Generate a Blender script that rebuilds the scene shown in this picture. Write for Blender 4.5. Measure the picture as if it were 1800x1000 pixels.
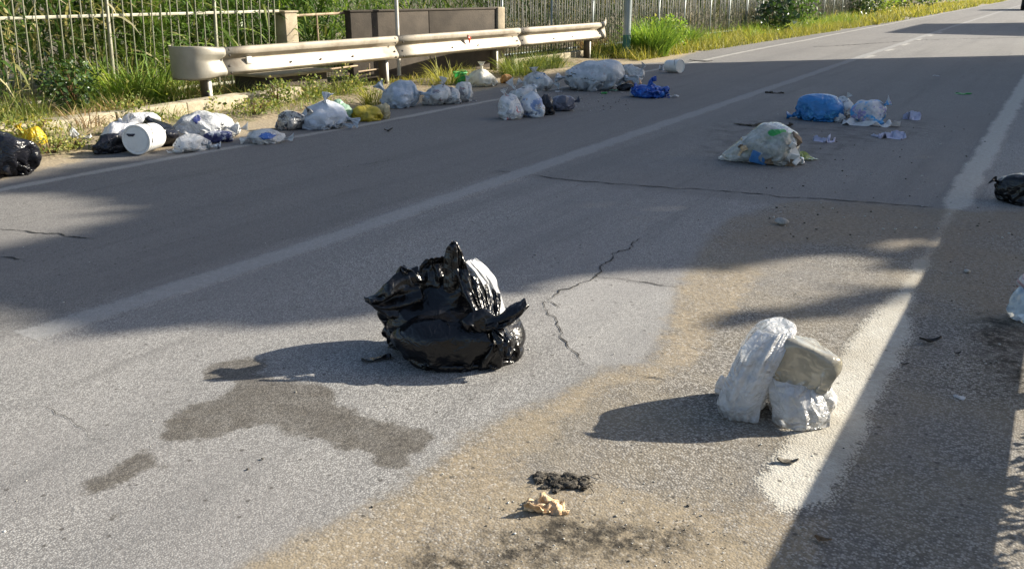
import bpy, bmesh, math, random
import numpy as np
from mathutils import Vector, Matrix
from math import radians, sin, cos, pi

C = bpy.context.scene
for _o in list(bpy.data.objects):
    bpy.data.objects.remove(_o)
COL = C.collection
RNG = np.random.RandomState(7)
random.seed(7)

# ------------------------------------------------------------------ camera, sky, sun, exposure
# world: x = metres to the right of the camera across the road, y = metres along the road, z up
CAM_H, FPX = 1.6, 1500.0
PITCH = math.atan(520 / FPX)
YAW = math.atan(990 * cos(PITCH) / FPX)
cam = bpy.data.cameras.new('camera')
cam.sensor_width = 36.0
cam.lens = 36.0 * FPX / 1800.0
cam.clip_start, cam.clip_end = 0.05, 3000
camo = bpy.data.objects.new('camera', cam)
COL.objects.link(camo)
camo.location = (0, 0, CAM_H)
camo.rotation_euler = (pi / 2 - PITCH, 0, YAW)
C.camera = camo

SUN_AZ, SUN_EL = radians(43), radians(26)       # azimuth from +y towards +x
SUNV = np.array([sin(SUN_AZ) * cos(SUN_EL), cos(SUN_AZ) * cos(SUN_EL), sin(SUN_EL)])
W = bpy.data.worlds.new('World')
C.world = W
W.use_nodes = True
wn = W.node_tree.nodes
sky = wn.new('ShaderNodeTexSky')
sky.sky_type = 'NISHITA'
sky.sun_disc = False
sky.sun_elevation = SUN_EL
sky.sun_rotation = SUN_AZ
sky.air_density, sky.dust_density, sky.ozone_density = 0.95, 1.8, 0.9
wn['Background'].inputs['Strength'].default_value = 0.074
W.node_tree.links.new(sky.outputs[0], wn['Background'].inputs['Color'])
sun = bpy.data.lights.new('sun', 'SUN')
sun.energy = 4.6
sun.angle = radians(0.53)
sun.color = (1.0, 0.925, 0.785)
suno = bpy.data.objects.new('sun', sun)
COL.objects.link(suno)
suno.location = (20, 20, 30)
suno.rotation_euler = Vector(SUNV).to_track_quat('Z', 'Y').to_euler()
C.view_settings.view_transform = 'Standard'
C.view_settings.look = 'None'
C.view_settings.gamma = 1.0
C.view_settings.exposure = 1.42
C.view_settings.use_curve_mapping = False
C.cycles.max_bounces = 8
C.cycles.transparent_max_bounces = 16

# ------------------------------------------------------------------ geometry of the survey (photo pixel -> place)
CT, ST, CP, SP = cos(PITCH), sin(PITCH), cos(YAW), sin(YAW)


def ray(px, py):
    a, b = px - 900.0, py - 500.0
    X, Z, D = a, FPX * CT - b * ST, -(FPX * ST + b * CT)
    return np.array([X * CP - Z * SP, X * SP + Z * CP, D])


def G(px, py, z=0.0):
    r = ray(px, py)
    k = (z - CAM_H) / r[2]
    return np.array([r[0] * k, r[1] * k])


def depth_of(x, y, z=0.0):
    return (-x * SP + y * CP) * CT + (CAM_H - z) * ST


def height_at(x, y, px, py):
    r = ray(px, py)
    return CAM_H + r[2] * math.hypot(x, y) / math.hypot(r[0], r[1])


# ------------------------------------------------------------------ object helpers
def tag(o, label=None, cat=None, group=None, kind=None):
    if label: o['label'] = label
    if cat: o['category'] = cat
    if group: o['group'] = group
    if kind: o['kind'] = kind
    return o


def empty(name, loc=(0, 0, 0), rz=0.0, label=None, cat=None, group=None):
    o = bpy.data.objects.new(name, None)
    o.empty_display_size = 0.1
    COL.objects.link(o)
    o.location = loc
    o.rotation_euler = (0, 0, rz)
    return tag(o, label, cat, group)


def obj(name, me, mat=None, parent=None, loc=(0, 0, 0), rot=(0, 0, 0), smooth=False):
    o = bpy.data.objects.new(name, me)
    COL.objects.link(o)
    if mat is not None and len(me.materials) == 0:
        me.materials.append(mat)
    o.parent = parent
    o.location = loc
    o.rotation_euler = rot
    if smooth:
        me.polygons.foreach_set('use_smooth', [True] * len(me.polygons))
    return o


def mesh_from(name, V, F, attrs=None):
    """V (n,3); F either (m,3)/(m,4) int array or list of arrays"""
    me = bpy.data.meshes.new(name)
    V = np.asarray(V, dtype=np.float32)
    if not isinstance(F, (list, tuple)) or np.ndim(F[0]) == 1:
        F = [np.asarray(F)]
    F = [np.asarray(f, dtype=np.int32) for f in F if len(f)]
    nl = sum(f.size for f in F)
    npoly = sum(len(f) for f in F)
    me.vertices.add(len(V))
    me.vertices.foreach_set('co', V.ravel())
    me.loops.add(nl)
    me.loops.foreach_set('vertex_index', np.concatenate([f.ravel() for f in F]))
    me.polygons.add(npoly)
    tot = np.concatenate([np.full(len(f), f.shape[1], dtype=np.int32) for f in F])
    start = np.concatenate([[0], np.cumsum(tot)[:-1]]).astype(np.int32)
    me.polygons.foreach_set('loop_start', start)
    me.polygons.foreach_set('loop_total', tot)
    me.update(calc_edges=True)
    if attrs:
        for k, a in attrs.items():
            at = me.attributes.new(k, 'FLOAT', 'POINT')
            at.data.foreach_set('value', np.asarray(a, dtype=np.float32))
    me.validate()
    return me


class MB:
    """collects boxes, tubes and prisms into one mesh"""
    def __init__(s):
        s.v, s.f, s.n = [], {3: [], 4: []}, 0

    def add(s, V, F):
        V = np.asarray(V, float)
        F = np.asarray(F, int)
        s.v.append(V)
        s.f[F.shape[1]].append(F + s.n)
        s.n += len(V)
        return s

    def poly(s, V, faces):
        V = np.asarray(V, float)
        s.v.append(V)
        for f in faces:
            if len(f) in (3, 4):
                s.f[len(f)].append(np.array([f]) + s.n)
            else:
                for i in range(1, len(f) - 1):
                    s.f[3].append(np.array([[f[0], f[i], f[i + 1]]]) + s.n)
        s.n += len(V)
        return s

    def box(s, c, size, rz=0.0, bev=0.0, M=None):
        x, y, z = [a / 2 for a in size]
        if bev <= 0:
            V = np.array([(i * x, j * y, k * z) for k in (-1, 1) for j in (-1, 1) for i in (-1, 1)])
            F = [(0, 2, 3, 1), (4, 5, 7, 6), (0, 1, 5, 4), (2, 6, 7, 3), (0, 4, 6, 2), (1, 3, 7, 5)]
            fs = [F]
        else:
            bm = bmesh.new()
            bmesh.ops.create_cube(bm, size=1.0)
            for v in bm.verts:
                v.co = Vector((v.co.x * 2 * x, v.co.y * 2 * y, v.co.z * 2 * z))
            bmesh.ops.bevel(bm, geom=bm.edges[:], offset=bev, segments=2, affect='EDGES', profile=0.5)
            bm.verts.index_update()
            V = np.array([v.co[:] for v in bm.verts])
            q = [[v.index for v in f.verts] for f in bm.faces]
            bm.free()
            fs = None
        R = np.array([[cos(rz), -sin(rz), 0], [sin(rz), cos(rz), 0], [0, 0, 1]])
        if M is not None:
            R = np.asarray(M)
        V = V @ R.T + np.asarray(c)
        if fs is not None:
            return s.add(V, fs[0])
        return s.poly(V, q)

    def tube(s, pts, r, n=8, cap=True, squash=1.0):
        P = np.asarray(pts, float)
        r = np.broadcast_to(np.asarray(r, float), (len(P),))
        V = []
        up0 = np.array([0, 0, 1.0])
        for i in range(len(P)):
            t = P[min(i + 1, len(P) - 1)] - P[max(i - 1, 0)]
            t = t / (np.linalg.norm(t) + 1e-9)
            u = up0 if abs(t[2]) < 0.95 else np.array([1.0, 0, 0])
            a = np.cross(u, t); a /= np.linalg.norm(a)
            b = np.cross(t, a)
            for k in range(n):
                an = 2 * pi * k / n
                V.append(P[i] + r[i] * (cos(an) * a + squash * sin(an) * b))
        F = []
        for i in range(len(P) - 1):
            for k in range(n):
                k2 = (k + 1) % n
                F.append((i * n + k, i * n + k2, (i + 1) * n + k2, (i + 1) * n + k))
        faces = F
        if cap:
            faces = F + [tuple(range(n))[::-1], tuple((len(P) - 1) * n + k for k in range(n))]
        return s.poly(V, faces)

    def mesh(s, name):
        V = np.concatenate(s.v)
        F = [np.concatenate(s.f[k]) for k in (4, 3) if s.f[k]]
        return mesh_from(name, V, F)

    def build(s, name, mat, parent=None, loc=(0, 0, 0), rot=(0, 0, 0), smooth=False, auto=None):
        me = s.mesh(name)
        o = obj(name, me, mat, parent, loc, rot, smooth)
        if auto:
            me.polygons.foreach_set('use_smooth', [True] * len(me.polygons))
            me.set_sharp_from_angle(angle=radians(auto))
        return o


# ------------------------------------------------------------------ noise in numpy
def _hash(ix, iy, iz, seed):
    h = (ix.astype(np.int64) * 374761393 + iy.astype(np.int64) * 668265263 + iz.astype(np.int64) * 1274126177 + seed * 974634777) & 0x7fffffff
    h = ((h ^ (h >> 13)) * 1274126177) & 0x7fffffff
    h = h ^ (h >> 16)
    return (h & 0xffff) / 32767.5 - 1.0


def vnoise(P, seed=0):
    P = np.asarray(P, float)
    I = np.floor(P).astype(np.int64)
    f = P - I
    u = f * f * f * (f * (f * 6 - 15) + 10)
    r = 0
    for dx in (0, 1):
        for dy in (0, 1):
            for dz in (0, 1):
                w = (u[:, 0] if dx else 1 - u[:, 0]) * (u[:, 1] if dy else 1 - u[:, 1]) * (u[:, 2] if dz else 1 - u[:, 2])
                r = r + w * _hash(I[:, 0] + dx, I[:, 1] + dy, I[:, 2] + dz, seed)
    return r


def fbm(P, seed=0, oct=4, ridged=False):
    a, s, r = 1.0, 1.0, 0
    for i in range(oct):
        n = vnoise(P * s, seed + i * 17)
        r = r + a * ((1 - 2 * np.abs(n)) if ridged else n)
        a *= 0.5
        s *= 2.03
    return r


# ------------------------------------------------------------------ materials
class NT:
    def __init__(s, name):
        s.m = bpy.data.materials.new(name)
        s.m.use_nodes = True
        s.t = s.m.node_tree
        s.t.nodes.clear()
        s.out = s.t.nodes.new('ShaderNodeOutputMaterial')

    def n(s, typ, ins=None, **kw):
        nd = s.t.nodes.new(typ)
        for k, v in kw.items():
            setattr(nd, k, v)
        for k, v in (ins or {}).items():
            s.set(nd.inputs[k], v)
        return nd

    def set(s, sock, v):
        if isinstance(v, bpy.types.NodeSocket):
            s.t.links.new(v, sock)
        elif isinstance(v, bpy.types.Node):
            s.t.links.new(v.outputs[0], sock)
        else:
            if sock.type == 'RGBA' and len(v) == 3:
                v = (*v, 1)
            sock.default_value = v

    def math(s, op, a, b=0.0, c=0.0, clamp=False):
        nd = s.n('ShaderNodeMath', {0: a, 1: b, 2: c}, operation=op, use_clamp=clamp)
        return nd.outputs[0]

    def mix(s, f, a, b, blend='MIX'):
        nd = s.n('ShaderNodeMix', data_type='RGBA', blend_type=blend)
        s.set(nd.inputs[0], f)
        s.set(nd.inputs[6], a)
        s.set(nd.inputs[7], b)
        return nd.outputs[2]

    def attr(s, name):
        return s.n('ShaderNodeAttribute', attribute_name=name).outputs['Fac']

    def noise(s, vec, scale, detail=4.0, rough=0.55, out='Fac', dist=0.0):
        return s.n('ShaderNodeTexNoise', {'Vector': vec, 'Scale': scale, 'Detail': detail, 'Roughness': rough, 'Distortion': dist}).outputs[out]

    def voro(s, vec, scale, out='Distance', feature='F1', rand=1.0):
        return s.n('ShaderNodeTexVoronoi', {'Vector': vec, 'Scale': scale, 'Randomness': rand}, feature=feature).outputs[out]

    def step(s, v, lo, hi, a=0.0, b=1.0):
        return s.n('ShaderNodeMapRange', {'Value': v, 'From Min': lo, 'From Max': hi, 'To Min': a, 'To Max': b}, interpolation_type='SMOOTHSTEP').outputs[0]

    def lin(s, v, lo, hi, a=0.0, b=1.0):
        return s.n('ShaderNodeMapRange', {'Value': v, 'From Min': lo, 'From Max': hi, 'To Min': a, 'To Max': b}).outputs[0]

    def ramp(s, f, stops):
        nd = s.n('ShaderNodeValToRGB', {'Fac': f})
        e = nd.color_ramp.elements
        while len(e) < len(stops):
            e.new(0.5)
        for i, (p, c) in enumerate(stops):
            e[i].position = p
            e[i].color = (*c, 1) if len(c) == 3 else c
        return nd.outputs[0]

    def bump(s, h, strength=0.5, dist=0.01, normal=None):
        ins = {'Height': h, 'Strength': strength, 'Distance': dist}
        if normal is not None:
            ins['Normal'] = normal
        return s.n('ShaderNodeBump', ins).outputs[0]

    def pos(s):
        return s.n('ShaderNodeNewGeometry').outputs['Position']

    def objc(s):
        return s.n('ShaderNodeTexCoord').outputs['Object']

    def bsdf(s, col, rough=0.6, normal=None, **kw):
        ins = {'Base Color': col, 'Roughness': rough}
        if normal is not None:
            ins['Normal'] = normal
        ins.update(kw)
        return s.n('ShaderNodeBsdfPrincipled', ins).outputs[0]

    def done(s, sh):
        s.set(s.out.inputs['Surface'], sh)
        return s.m


def simple(name, col, rough=0.6, metal=0.0, var=0.25, scale=8.0, bump=0.0, bscale=40.0, dirt=None, dirt_amt=0.5):
    t = NT(name)
    p = t.objc()
    n = t.noise(p, scale, 5, 0.6)
    dark = tuple(c * (1 - var) for c in col)
    lite = tuple(min(1, c * (1 + var * 0.6)) for c in col)
    c = t.mix(t.step(n, 0.3, 0.7), dark, lite)
    if dirt:
        d = t.step(t.noise(p, scale * 0.6, 6, 0.7), 0.45, 0.72)
        c = t.mix(t.math('MULTIPLY', d, dirt_amt), c, dirt)
    nm = t.bump(t.noise(p, bscale, 4, 0.6), bump, 0.01) if bump else None
    return t.done(t.bsdf(c, rough, nm, Metallic=metal))


# ------------------------------------------------------------------ the road surface: distance fields of its stains and patches
def sdf_poly(X, Y, poly):
    poly = np.asarray(poly, float)
    d = np.full(X.shape, 1e9)
    inside = np.zeros(X.shape, bool)
    n = len(poly)
    for i in range(n):
        a, b = poly[i], poly[(i + 1) % n]
        e = b - a
        w0, w1 = X - a[0], Y - a[1]
        h = np.clip((w0 * e[0] + w1 * e[1]) / (e @ e + 1e-12), 0, 1)
        d = np.minimum(d, np.hypot(w0 - e[0] * h, w1 - e[1] * h))
        c1 = (a[1] <= Y) & (b[1] > Y)
        c2 = (a[1] > Y) & (b[1] <= Y)
        cr = e[0] * w1 - e[1] * w0
        inside ^= (c1 & (cr > 0)) | (c2 & (cr < 0))
    return np.where(inside, d, -d)          # positive inside


def pxpoly(pts):
    return [G(*p) for p in pts]


SOIL_EDGE = [(380, 1010), (500, 945), (640, 892), (745, 815), (850, 742), (1000, 682), (1060, 645), (1125, 640), (1165, 580), (1185, 505), (1232, 430), (1275, 385), (1385, 352)]
COARSE = pxpoly(SOIL_EDGE + [(1500, 352), (1640, 366), (1700, 372), (1800, 372)]) + [np.array((3.2, 7.0)), np.array((3.2, -1)), np.array((-1.4, -1))]
TANBAND = pxpoly([(380, 1010), (500, 947), (640, 896), (745, 822), (850, 746), (1000, 686), (1060, 648), (1128, 640), (1165, 580), (1186, 500), (1225, 470), (1300, 458), (1345, 470),
                  (1320, 530), (1265, 590), (1230, 635), (1150, 672), (1060, 700), (1000, 745), (930, 830), (1050, 850), (1200, 865), (1330, 885), (1420, 905), (1460, 920), (1440, 1010)]) + [np.array((-0.2, 1.2)), np.array((-1.2, 1.2))]
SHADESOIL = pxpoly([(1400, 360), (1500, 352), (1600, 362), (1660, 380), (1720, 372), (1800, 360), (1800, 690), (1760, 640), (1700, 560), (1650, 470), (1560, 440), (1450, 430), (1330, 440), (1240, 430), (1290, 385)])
STAIN = [pxpoly([(283, 770), (285, 742), (330, 715), (395, 690), (415, 665), (365, 668), (358, 650), (372, 638), (430, 626), (470, 632), (482, 648), (450, 656), (500, 668), (560, 672), (592, 690), (590, 706), (640, 728), (700, 742), (745, 752), (762, 768), (745, 790), (720, 800), (722, 815), (690, 826), (660, 815), (640, 795), (600, 790), (560, 770), (500, 762), (468, 745), (440, 748), (380, 770), (310, 778)]),
         pxpoly([(135, 852), (180, 832), (225, 798), (262, 784), (268, 794), (268, 806), (300, 820), (262, 828), (220, 850), (165, 872), (138, 868)]),
         pxpoly([(188, 912), (212, 896), (240, 884), (238, 892), (214, 906), (192, 914)]),
         pxpoly([(200, 962), (216, 954), (220, 960), (206, 968)])]
OILY = [pxpoly([(745, 1010), (760, 985), (850, 970), (930, 945), (960, 925), (1010, 930), (1060, 935), (1150, 940), (1180, 955), (1090, 965), (1010, 975), (960, 985), (900, 1000), (860, 1012)]),
        pxpoly([(1745, 560), (1800, 575), (1800, 690), (1765, 640), (1735, 610)])]
SPILL = pxpoly([(1265, 292), (1230, 285), (1240, 225), (1290, 208), (1390, 205), (1400, 225), (1640, 205), (1640, 235), (1500, 262), (1445, 285), (1380, 298)])
PALE = pxpoly([(962, 526), (1000, 507), (1040, 488), (1100, 494), (1192, 505), (1180, 560), (1150, 610), (1125, 640), (1030, 642), (1008, 618), (984, 588), (974, 560)])
GUTTER_EDGE = [(0, 318), (70, 300), (130, 288), (180, 272), (250, 268), (300, 262), (430, 240), (500, 226), (640, 205), (760, 176), (900, 150), (1000, 131), (1110, 113), (1170, 110), (1260, 95), (1400, 69), (1520, 56), (1620, 41), (1690, 8)]
GUTTER = [np.array((-9.6, 0.0)), np.array((-7.9, 0.0))] + pxpoly(GUTTER_EDGE[:14]) + [np.array((-8.4, 24.0)), np.array((-13, 24.0)), np.array((-13, 0.0))]


def road_fields(X, Y):
    cl = lambda a: np.clip(a, -0.6, 0.6)
    f = {}
    f['coarse'] = cl(sdf_poly(X, Y, COARSE))
    f['soil'] = cl(sdf_poly(X, Y, TANBAND))
    f['shadesoil'] = cl(sdf_poly(X, Y, SHADESOIL))
    f['stain'] = cl(np.max([sdf_poly(X, Y, s) for s in STAIN], axis=0))
    f['oil'] = cl(np.max([sdf_poly(X, Y, s) for s in OILY], axis=0))
    f['spill'] = cl(sdf_poly(X, Y, SPILL))
    f['pale'] = cl(sdf_poly(X, Y, PALE))
    f['gutter'] = cl(sdf_poly(X, Y, GUTTER))
    return f


def asphalt(name, paint=None, wear=0.5):
    """old asphalt; paint = colour of a worn marking laid over it"""
    t = NT(name)
    p = t.pos()
    big = t.noise(p, 0.55, 5, 0.6)
    mid = t.noise(p, 4.0, 5, 0.65)
    fine = t.noise(p, 38.0, 4, 0.65)
    edge = t.math('MULTIPLY', t.math('SUBTRACT', t.noise(p, 7.0, 6, 0.72), 0.5), 0.5)
    edge2 = t.math('MULTIPLY', t.math('SUBTRACT', t.noise(p, 26.0, 5, 0.75), 0.5), 0.16)
    jit = t.math('ADD', edge, edge2)

    def m(nm, lo, hi, j=1.0):
        return t.step(t.math('ADD', t.attr(nm), t.math('MULTIPLY', jit, j)), lo, hi)
    coarse = m('coarse', -0.05, 0.07, 0.4)
    # stones
    v = t.n('ShaderNodeTexVoronoi', {'Vector': p, 'Scale': 118.0}, feature='F1')
    v2 = t.n('ShaderNodeTexVoronoi', {'Vector': p, 'Scale': 170.0}, feature='F1')
    g = t.n('ShaderNodeSeparateColor', {0: v.outputs['Color']}).outputs[0]
    g2 = t.n('ShaderNodeSeparateColor', {0: v2.outputs['Color']}).outputs[1]
    gap = t.step(v.outputs['Distance'], 0.35, 0.75)
    gap2 = t.step(v2.outputs['Distance'], 0.35, 0.75)
    fineasp = t.mix(t.step(g2, 0.05, 0.95), (0.155, 0.148, 0.14), (0.40, 0.39, 0.37))
    fineasp = t.mix(t.math('MULTIPLY', gap2, 0.75), fineasp, (0.10, 0.097, 0.095))
    coarsea = t.mix(t.step(g, 0.1, 1.0), (0.065, 0.06, 0.054), (0.40, 0.38, 0.35))
    coarsea = t.mix(t.math('MULTIPLY', gap, 0.72), coarsea, (0.045, 0.043, 0.04))
    col = t.mix(coarse, fineasp, coarsea)
    # age: broad patches, tyre polish along the road
    col = t.mix(t.step(big, 0.36, 0.66), col, t.mix(0.5, col, (0.19, 0.18, 0.175)))
    col = t.mix(t.math('MULTIPLY', t.step(mid, 0.5, 0.8), 0.25), col, (0.12, 0.118, 0.116))
    st = t.n('ShaderNodeMapping', {'Vector': p, 'Scale': (1.7, 0.07, 1.0)})
    streak = t.noise(st.outputs[0], 1.0, 4, 0.6)
    col = t.mix(t.math('MULTIPLY', t.step(streak, 0.44, 0.72), 0.38), col, (0.105, 0.104, 0.105))
    sep = t.n('ShaderNodeSeparateXYZ', {0: p})
    leftlane = t.step(t.math('ADD', sep.outputs[0], t.math('MULTIPLY', edge, 0.6)), -3.95, -4.3)
    col = t.mix(t.math('MULTIPLY', leftlane, 0.42), col, (0.098, 0.09, 0.083))
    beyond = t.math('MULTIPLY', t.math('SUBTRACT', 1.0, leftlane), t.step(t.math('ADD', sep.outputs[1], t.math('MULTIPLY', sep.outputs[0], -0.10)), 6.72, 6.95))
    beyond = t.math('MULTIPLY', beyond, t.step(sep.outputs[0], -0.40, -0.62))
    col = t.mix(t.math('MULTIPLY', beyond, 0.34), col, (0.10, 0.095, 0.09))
    col = t.mix(t.math('MULTIPLY', m('pale', -0.01, 0.03, 0.2), 0.12), col, (0.46, 0.45, 0.43))
    bigspot = t.step(t.noise(p, 1.9, 6, 0.75), 0.60, 0.74)
    col = t.mix(t.math('MULTIPLY', bigspot, 0.22), col, (0.09, 0.09, 0.092))
    # dark flakes and scuffs drawn out along the traffic
    fl = t.n('ShaderNodeMapping', {'Vector': p, 'Rotation': (0, 0, 0.12), 'Scale': (1.0, 0.35, 1.0)}).outputs[0]
    flk = t.step(t.noise(fl, 24.0, 5, 0.8), 0.635, 0.70)
    col = t.mix(t.math('MULTIPLY', flk, 0.55), col, (0.05, 0.048, 0.046))
    scf = t.step(t.noise(t.n('ShaderNodeMapping', {'Vector': p, 'Rotation': (0, 0, -0.16), 'Scale': (5.0, 0.30, 1.0)}).outputs[0], 1.0, 5, 0.7), 0.54, 0.72)
    col = t.mix(t.math('MULTIPLY', scf, 0.28), col, (0.075, 0.072, 0.07))
    hgt = t.math('SUBTRACT', 1.0, t.mix(coarse, t.math('MULTIPLY', v2.outputs['Distance'], 0.55), v.outputs['Distance']))
    paintmask = None
    if paint is not None:
        ea = t.attr('edge')
        w = t.math('ADD', t.math('MULTIPLY', ea, 14.0), t.math('MULTIPLY', t.math('SUBTRACT', t.noise(p, 21.0, 6, 0.75), 0.5), 1.2))
        w = t.math('ADD', w, t.math('MULTIPLY', t.math('SUBTRACT', t.noise(p, 2.2, 4, 0.6), 0.5), 2.0))
        w = t.math('SUBTRACT', w, t.math('MULTIPLY', gap, 0.45))
        paintmask = t.step(t.math('ADD', w, t.attr('keep')), 0.15, 0.75)
        pc = t.mix(t.step(t.noise(p, 30.0, 5, 0.7), 0.35, 0.7), tuple(c * 0.78 for c in paint), paint)
        pc = t.mix(t.math('MULTIPLY', t.step(fine, 0.45, 0.75), 0.3), pc, (0.3, 0.28, 0.25))
        col = t.mix(t.math('MULTIPLY', t.math('MULTIPLY', paintmask, t.attr('strength')), wear), col, pc)
    # soil
    soiltex = t.mix(t.step(fine, 0.3, 0.7), (0.155, 0.122, 0.08), (0.34, 0.275, 0.185))
    dens = t.math('ADD', t.math('MULTIPLY', t.noise(p, 3.1, 6, 0.7), 1.1), t.math('MULTIPLY', gap, 0.22))
    soiltex = t.mix(t.math('MULTIPLY', t.step(t.noise(p, 11.0, 6, 0.75), 0.52, 0.66), 0.5), soiltex, (0.13, 0.10, 0.07))
    soiltex = t.mix(t.math('MULTIPLY', t.step(g, 0.86, 0.95), 0.6), soiltex, (0.50, 0.46, 0.40))
    sm = t.math('MULTIPLY', m('soil', -0.03, 0.10, 0.80), t.step(dens, 0.30, 0.85, 0.20, 0.90))
    col = t.mix(sm, col, soiltex)
    coarsedust = t.math('MULTIPLY', coarse, t.step(t.noise(p, 1.3, 5, 0.7), 0.36, 0.7, 0.10, 0.55))
    col = t.mix(coarsedust, col, (0.235, 0.195, 0.135))
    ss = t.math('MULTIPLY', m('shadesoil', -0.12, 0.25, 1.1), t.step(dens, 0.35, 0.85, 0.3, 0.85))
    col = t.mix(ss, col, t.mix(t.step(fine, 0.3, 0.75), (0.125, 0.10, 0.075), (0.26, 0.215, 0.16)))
    gm = t.math('MULTIPLY', m('gutter', -0.06, 0.16, 0.9), t.step(dens, 0.25, 0.75, 0.45, 0.97))
    col = t.mix(gm, col, t.mix(t.step(fine, 0.3, 0.72), (0.20, 0.155, 0.10), (0.44, 0.36, 0.24)))
    # damp stain, oil, spill
    sn = t.math('MULTIPLY', m('stain', -0.012, 0.028, 0.34), t.step(t.noise(p, 9.0, 4, 0.6), 0.2, 0.7, 0.62, 0.93))
    col = t.mix(sn, col, t.mix(0.45, t.mix(1.0, col, (0.30, 0.275, 0.24), 'MULTIPLY'), t.mix(g2, (0.05, 0.045, 0.037), (0.17, 0.15, 0.125))))
    om = t.math('MULTIPLY', m('oil', -0.16, 0.08, 1.2), t.step(t.noise(p, 16.0, 6, 0.75), 0.36, 0.58))
    col = t.mix(t.math('MULTIPLY', om, 0.97), col, (0.02, 0.017, 0.013))
    sp = t.math('MULTIPLY', m('spill', -0.2, 0.2, 1.6), t.step(t.noise(p, 5.0, 6, 0.7), 0.42, 0.66))
    col = t.mix(t.math('MULTIPLY', sp, 0.55), col, (0.055, 0.053, 0.05))
    # crumbs of dirt
    cr = t.n('ShaderNodeTexVoronoi', {'Vector': p, 'Scale': 14.0}, feature='F1')
    crn = t.n('ShaderNodeSeparateColor', {0: cr.outputs['Color']}).outputs[2]
    crumb = t.math('MULTIPLY', t.step(cr.outputs['Distance'], 0.16, 0.07), t.step(crn, 0.66, 0.69))
    col = t.mix(t.math('MULTIPLY', crumb, 0.7), col, (0.045, 0.04, 0.035))
    rough = t.math('SUBTRACT', 0.93, t.math('MULTIPLY', sn, 0.22))
    hh = t.math('ADD', hgt, t.math('MULTIPLY', fine, 0.6))
    if paintmask is not None:
        hh = t.math('ADD', t.math('MULTIPLY', hh, 1.0), t.math('MULTIPLY', paintmask, 0.35))
    hh = t.mix(t.math('MULTIPLY', sm, 0.6), hh, t.math('MULTIPLY', fine, 1.2))
    nm = t.bump(hh, 0.50, 0.0045)
    nm = t.bump(t.noise(p, 1.2, 3, 0.5), 0.18, 0.06, nm)
    return t.done(t.bsdf(col, rough, nm, **{'Specular IOR Level': 0.28}))


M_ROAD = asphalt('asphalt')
M_EDGE = asphalt('edge_marking', (0.57, 0.55, 0.49), 0.86)
M_EDGE2 = asphalt('edge_marking_worn', (0.42, 0.405, 0.37), 0.66)
M_CENTRE = asphalt('centre_marking', (0.33, 0.33, 0.325), 0.55)

# ground: one sheet to the horizon
ground_m = NT('soil_ground')
_p = ground_m.pos()
_c = ground_m.mix(ground_m.step(ground_m.noise(_p, 2.5, 6, 0.7), 0.3, 0.7), (0.07, 0.055, 0.035), (0.22, 0.175, 0.115))
_c = ground_m.mix(ground_m.step(ground_m.noise(_p, 0.25, 4, 0.6), 0.45, 0.65), _c, (0.075, 0.085, 0.03))
M_SOIL = ground_m.done(ground_m.bsdf(_c, 0.95, ground_m.bump(ground_m.noise(_p, 18, 6, 0.7), 0.9, 0.04)))
me = mesh_from('ground', [(-1500, -1500, -0.03), (1500, -1500, -0.03), (1500, 1500, -0.03), (-1500, 1500, -0.03)], [(0, 1, 2, 3)])
tag(obj('ground', me, M_SOIL), kind='structure')

xs = np.concatenate([np.arange(-8.7, -5.2, 0.07), np.arange(-5.2, 1.0, 0.035), np.arange(1.0, 3.21, 0.1)])
ys = np.concatenate([np.arange(-8, 1.0, 0.6), np.arange(1.0, 5.0, 0.035), np.arange(5.0, 10.0, 0.055), np.arange(10, 24, 0.14), np.geomspace(24, 420, 110)])
XX, YY = np.meshgrid(xs, ys)
nx, ny = len(xs), len(ys)
X1, Y1 = XX.ravel(), YY.ravel()
Q = np.arange(nx * ny).reshape(ny, nx)
FQ = np.stack([Q[:-1, :-1].ravel(), Q[:-1, 1:].ravel(), Q[1:, 1:].ravel(), Q[1:, :-1].ravel()], 1)
Z1 = 0.006 * fbm(np.stack([X1 * 0.6, Y1 * 0.4, X1 * 0], 1), 3, 3)
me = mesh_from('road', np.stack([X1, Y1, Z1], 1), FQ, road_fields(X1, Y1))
road = tag(obj('road', me, M_ROAD, smooth=True), kind='structure')


def road_z(x, y):
    x, y = np.atleast_1d(x).astype(float), np.atleast_1d(y).astype(float)
    return 0.006 * fbm(np.stack([x * 0.6, y * 0.4, x * 0], 1), 3, 3)


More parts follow.
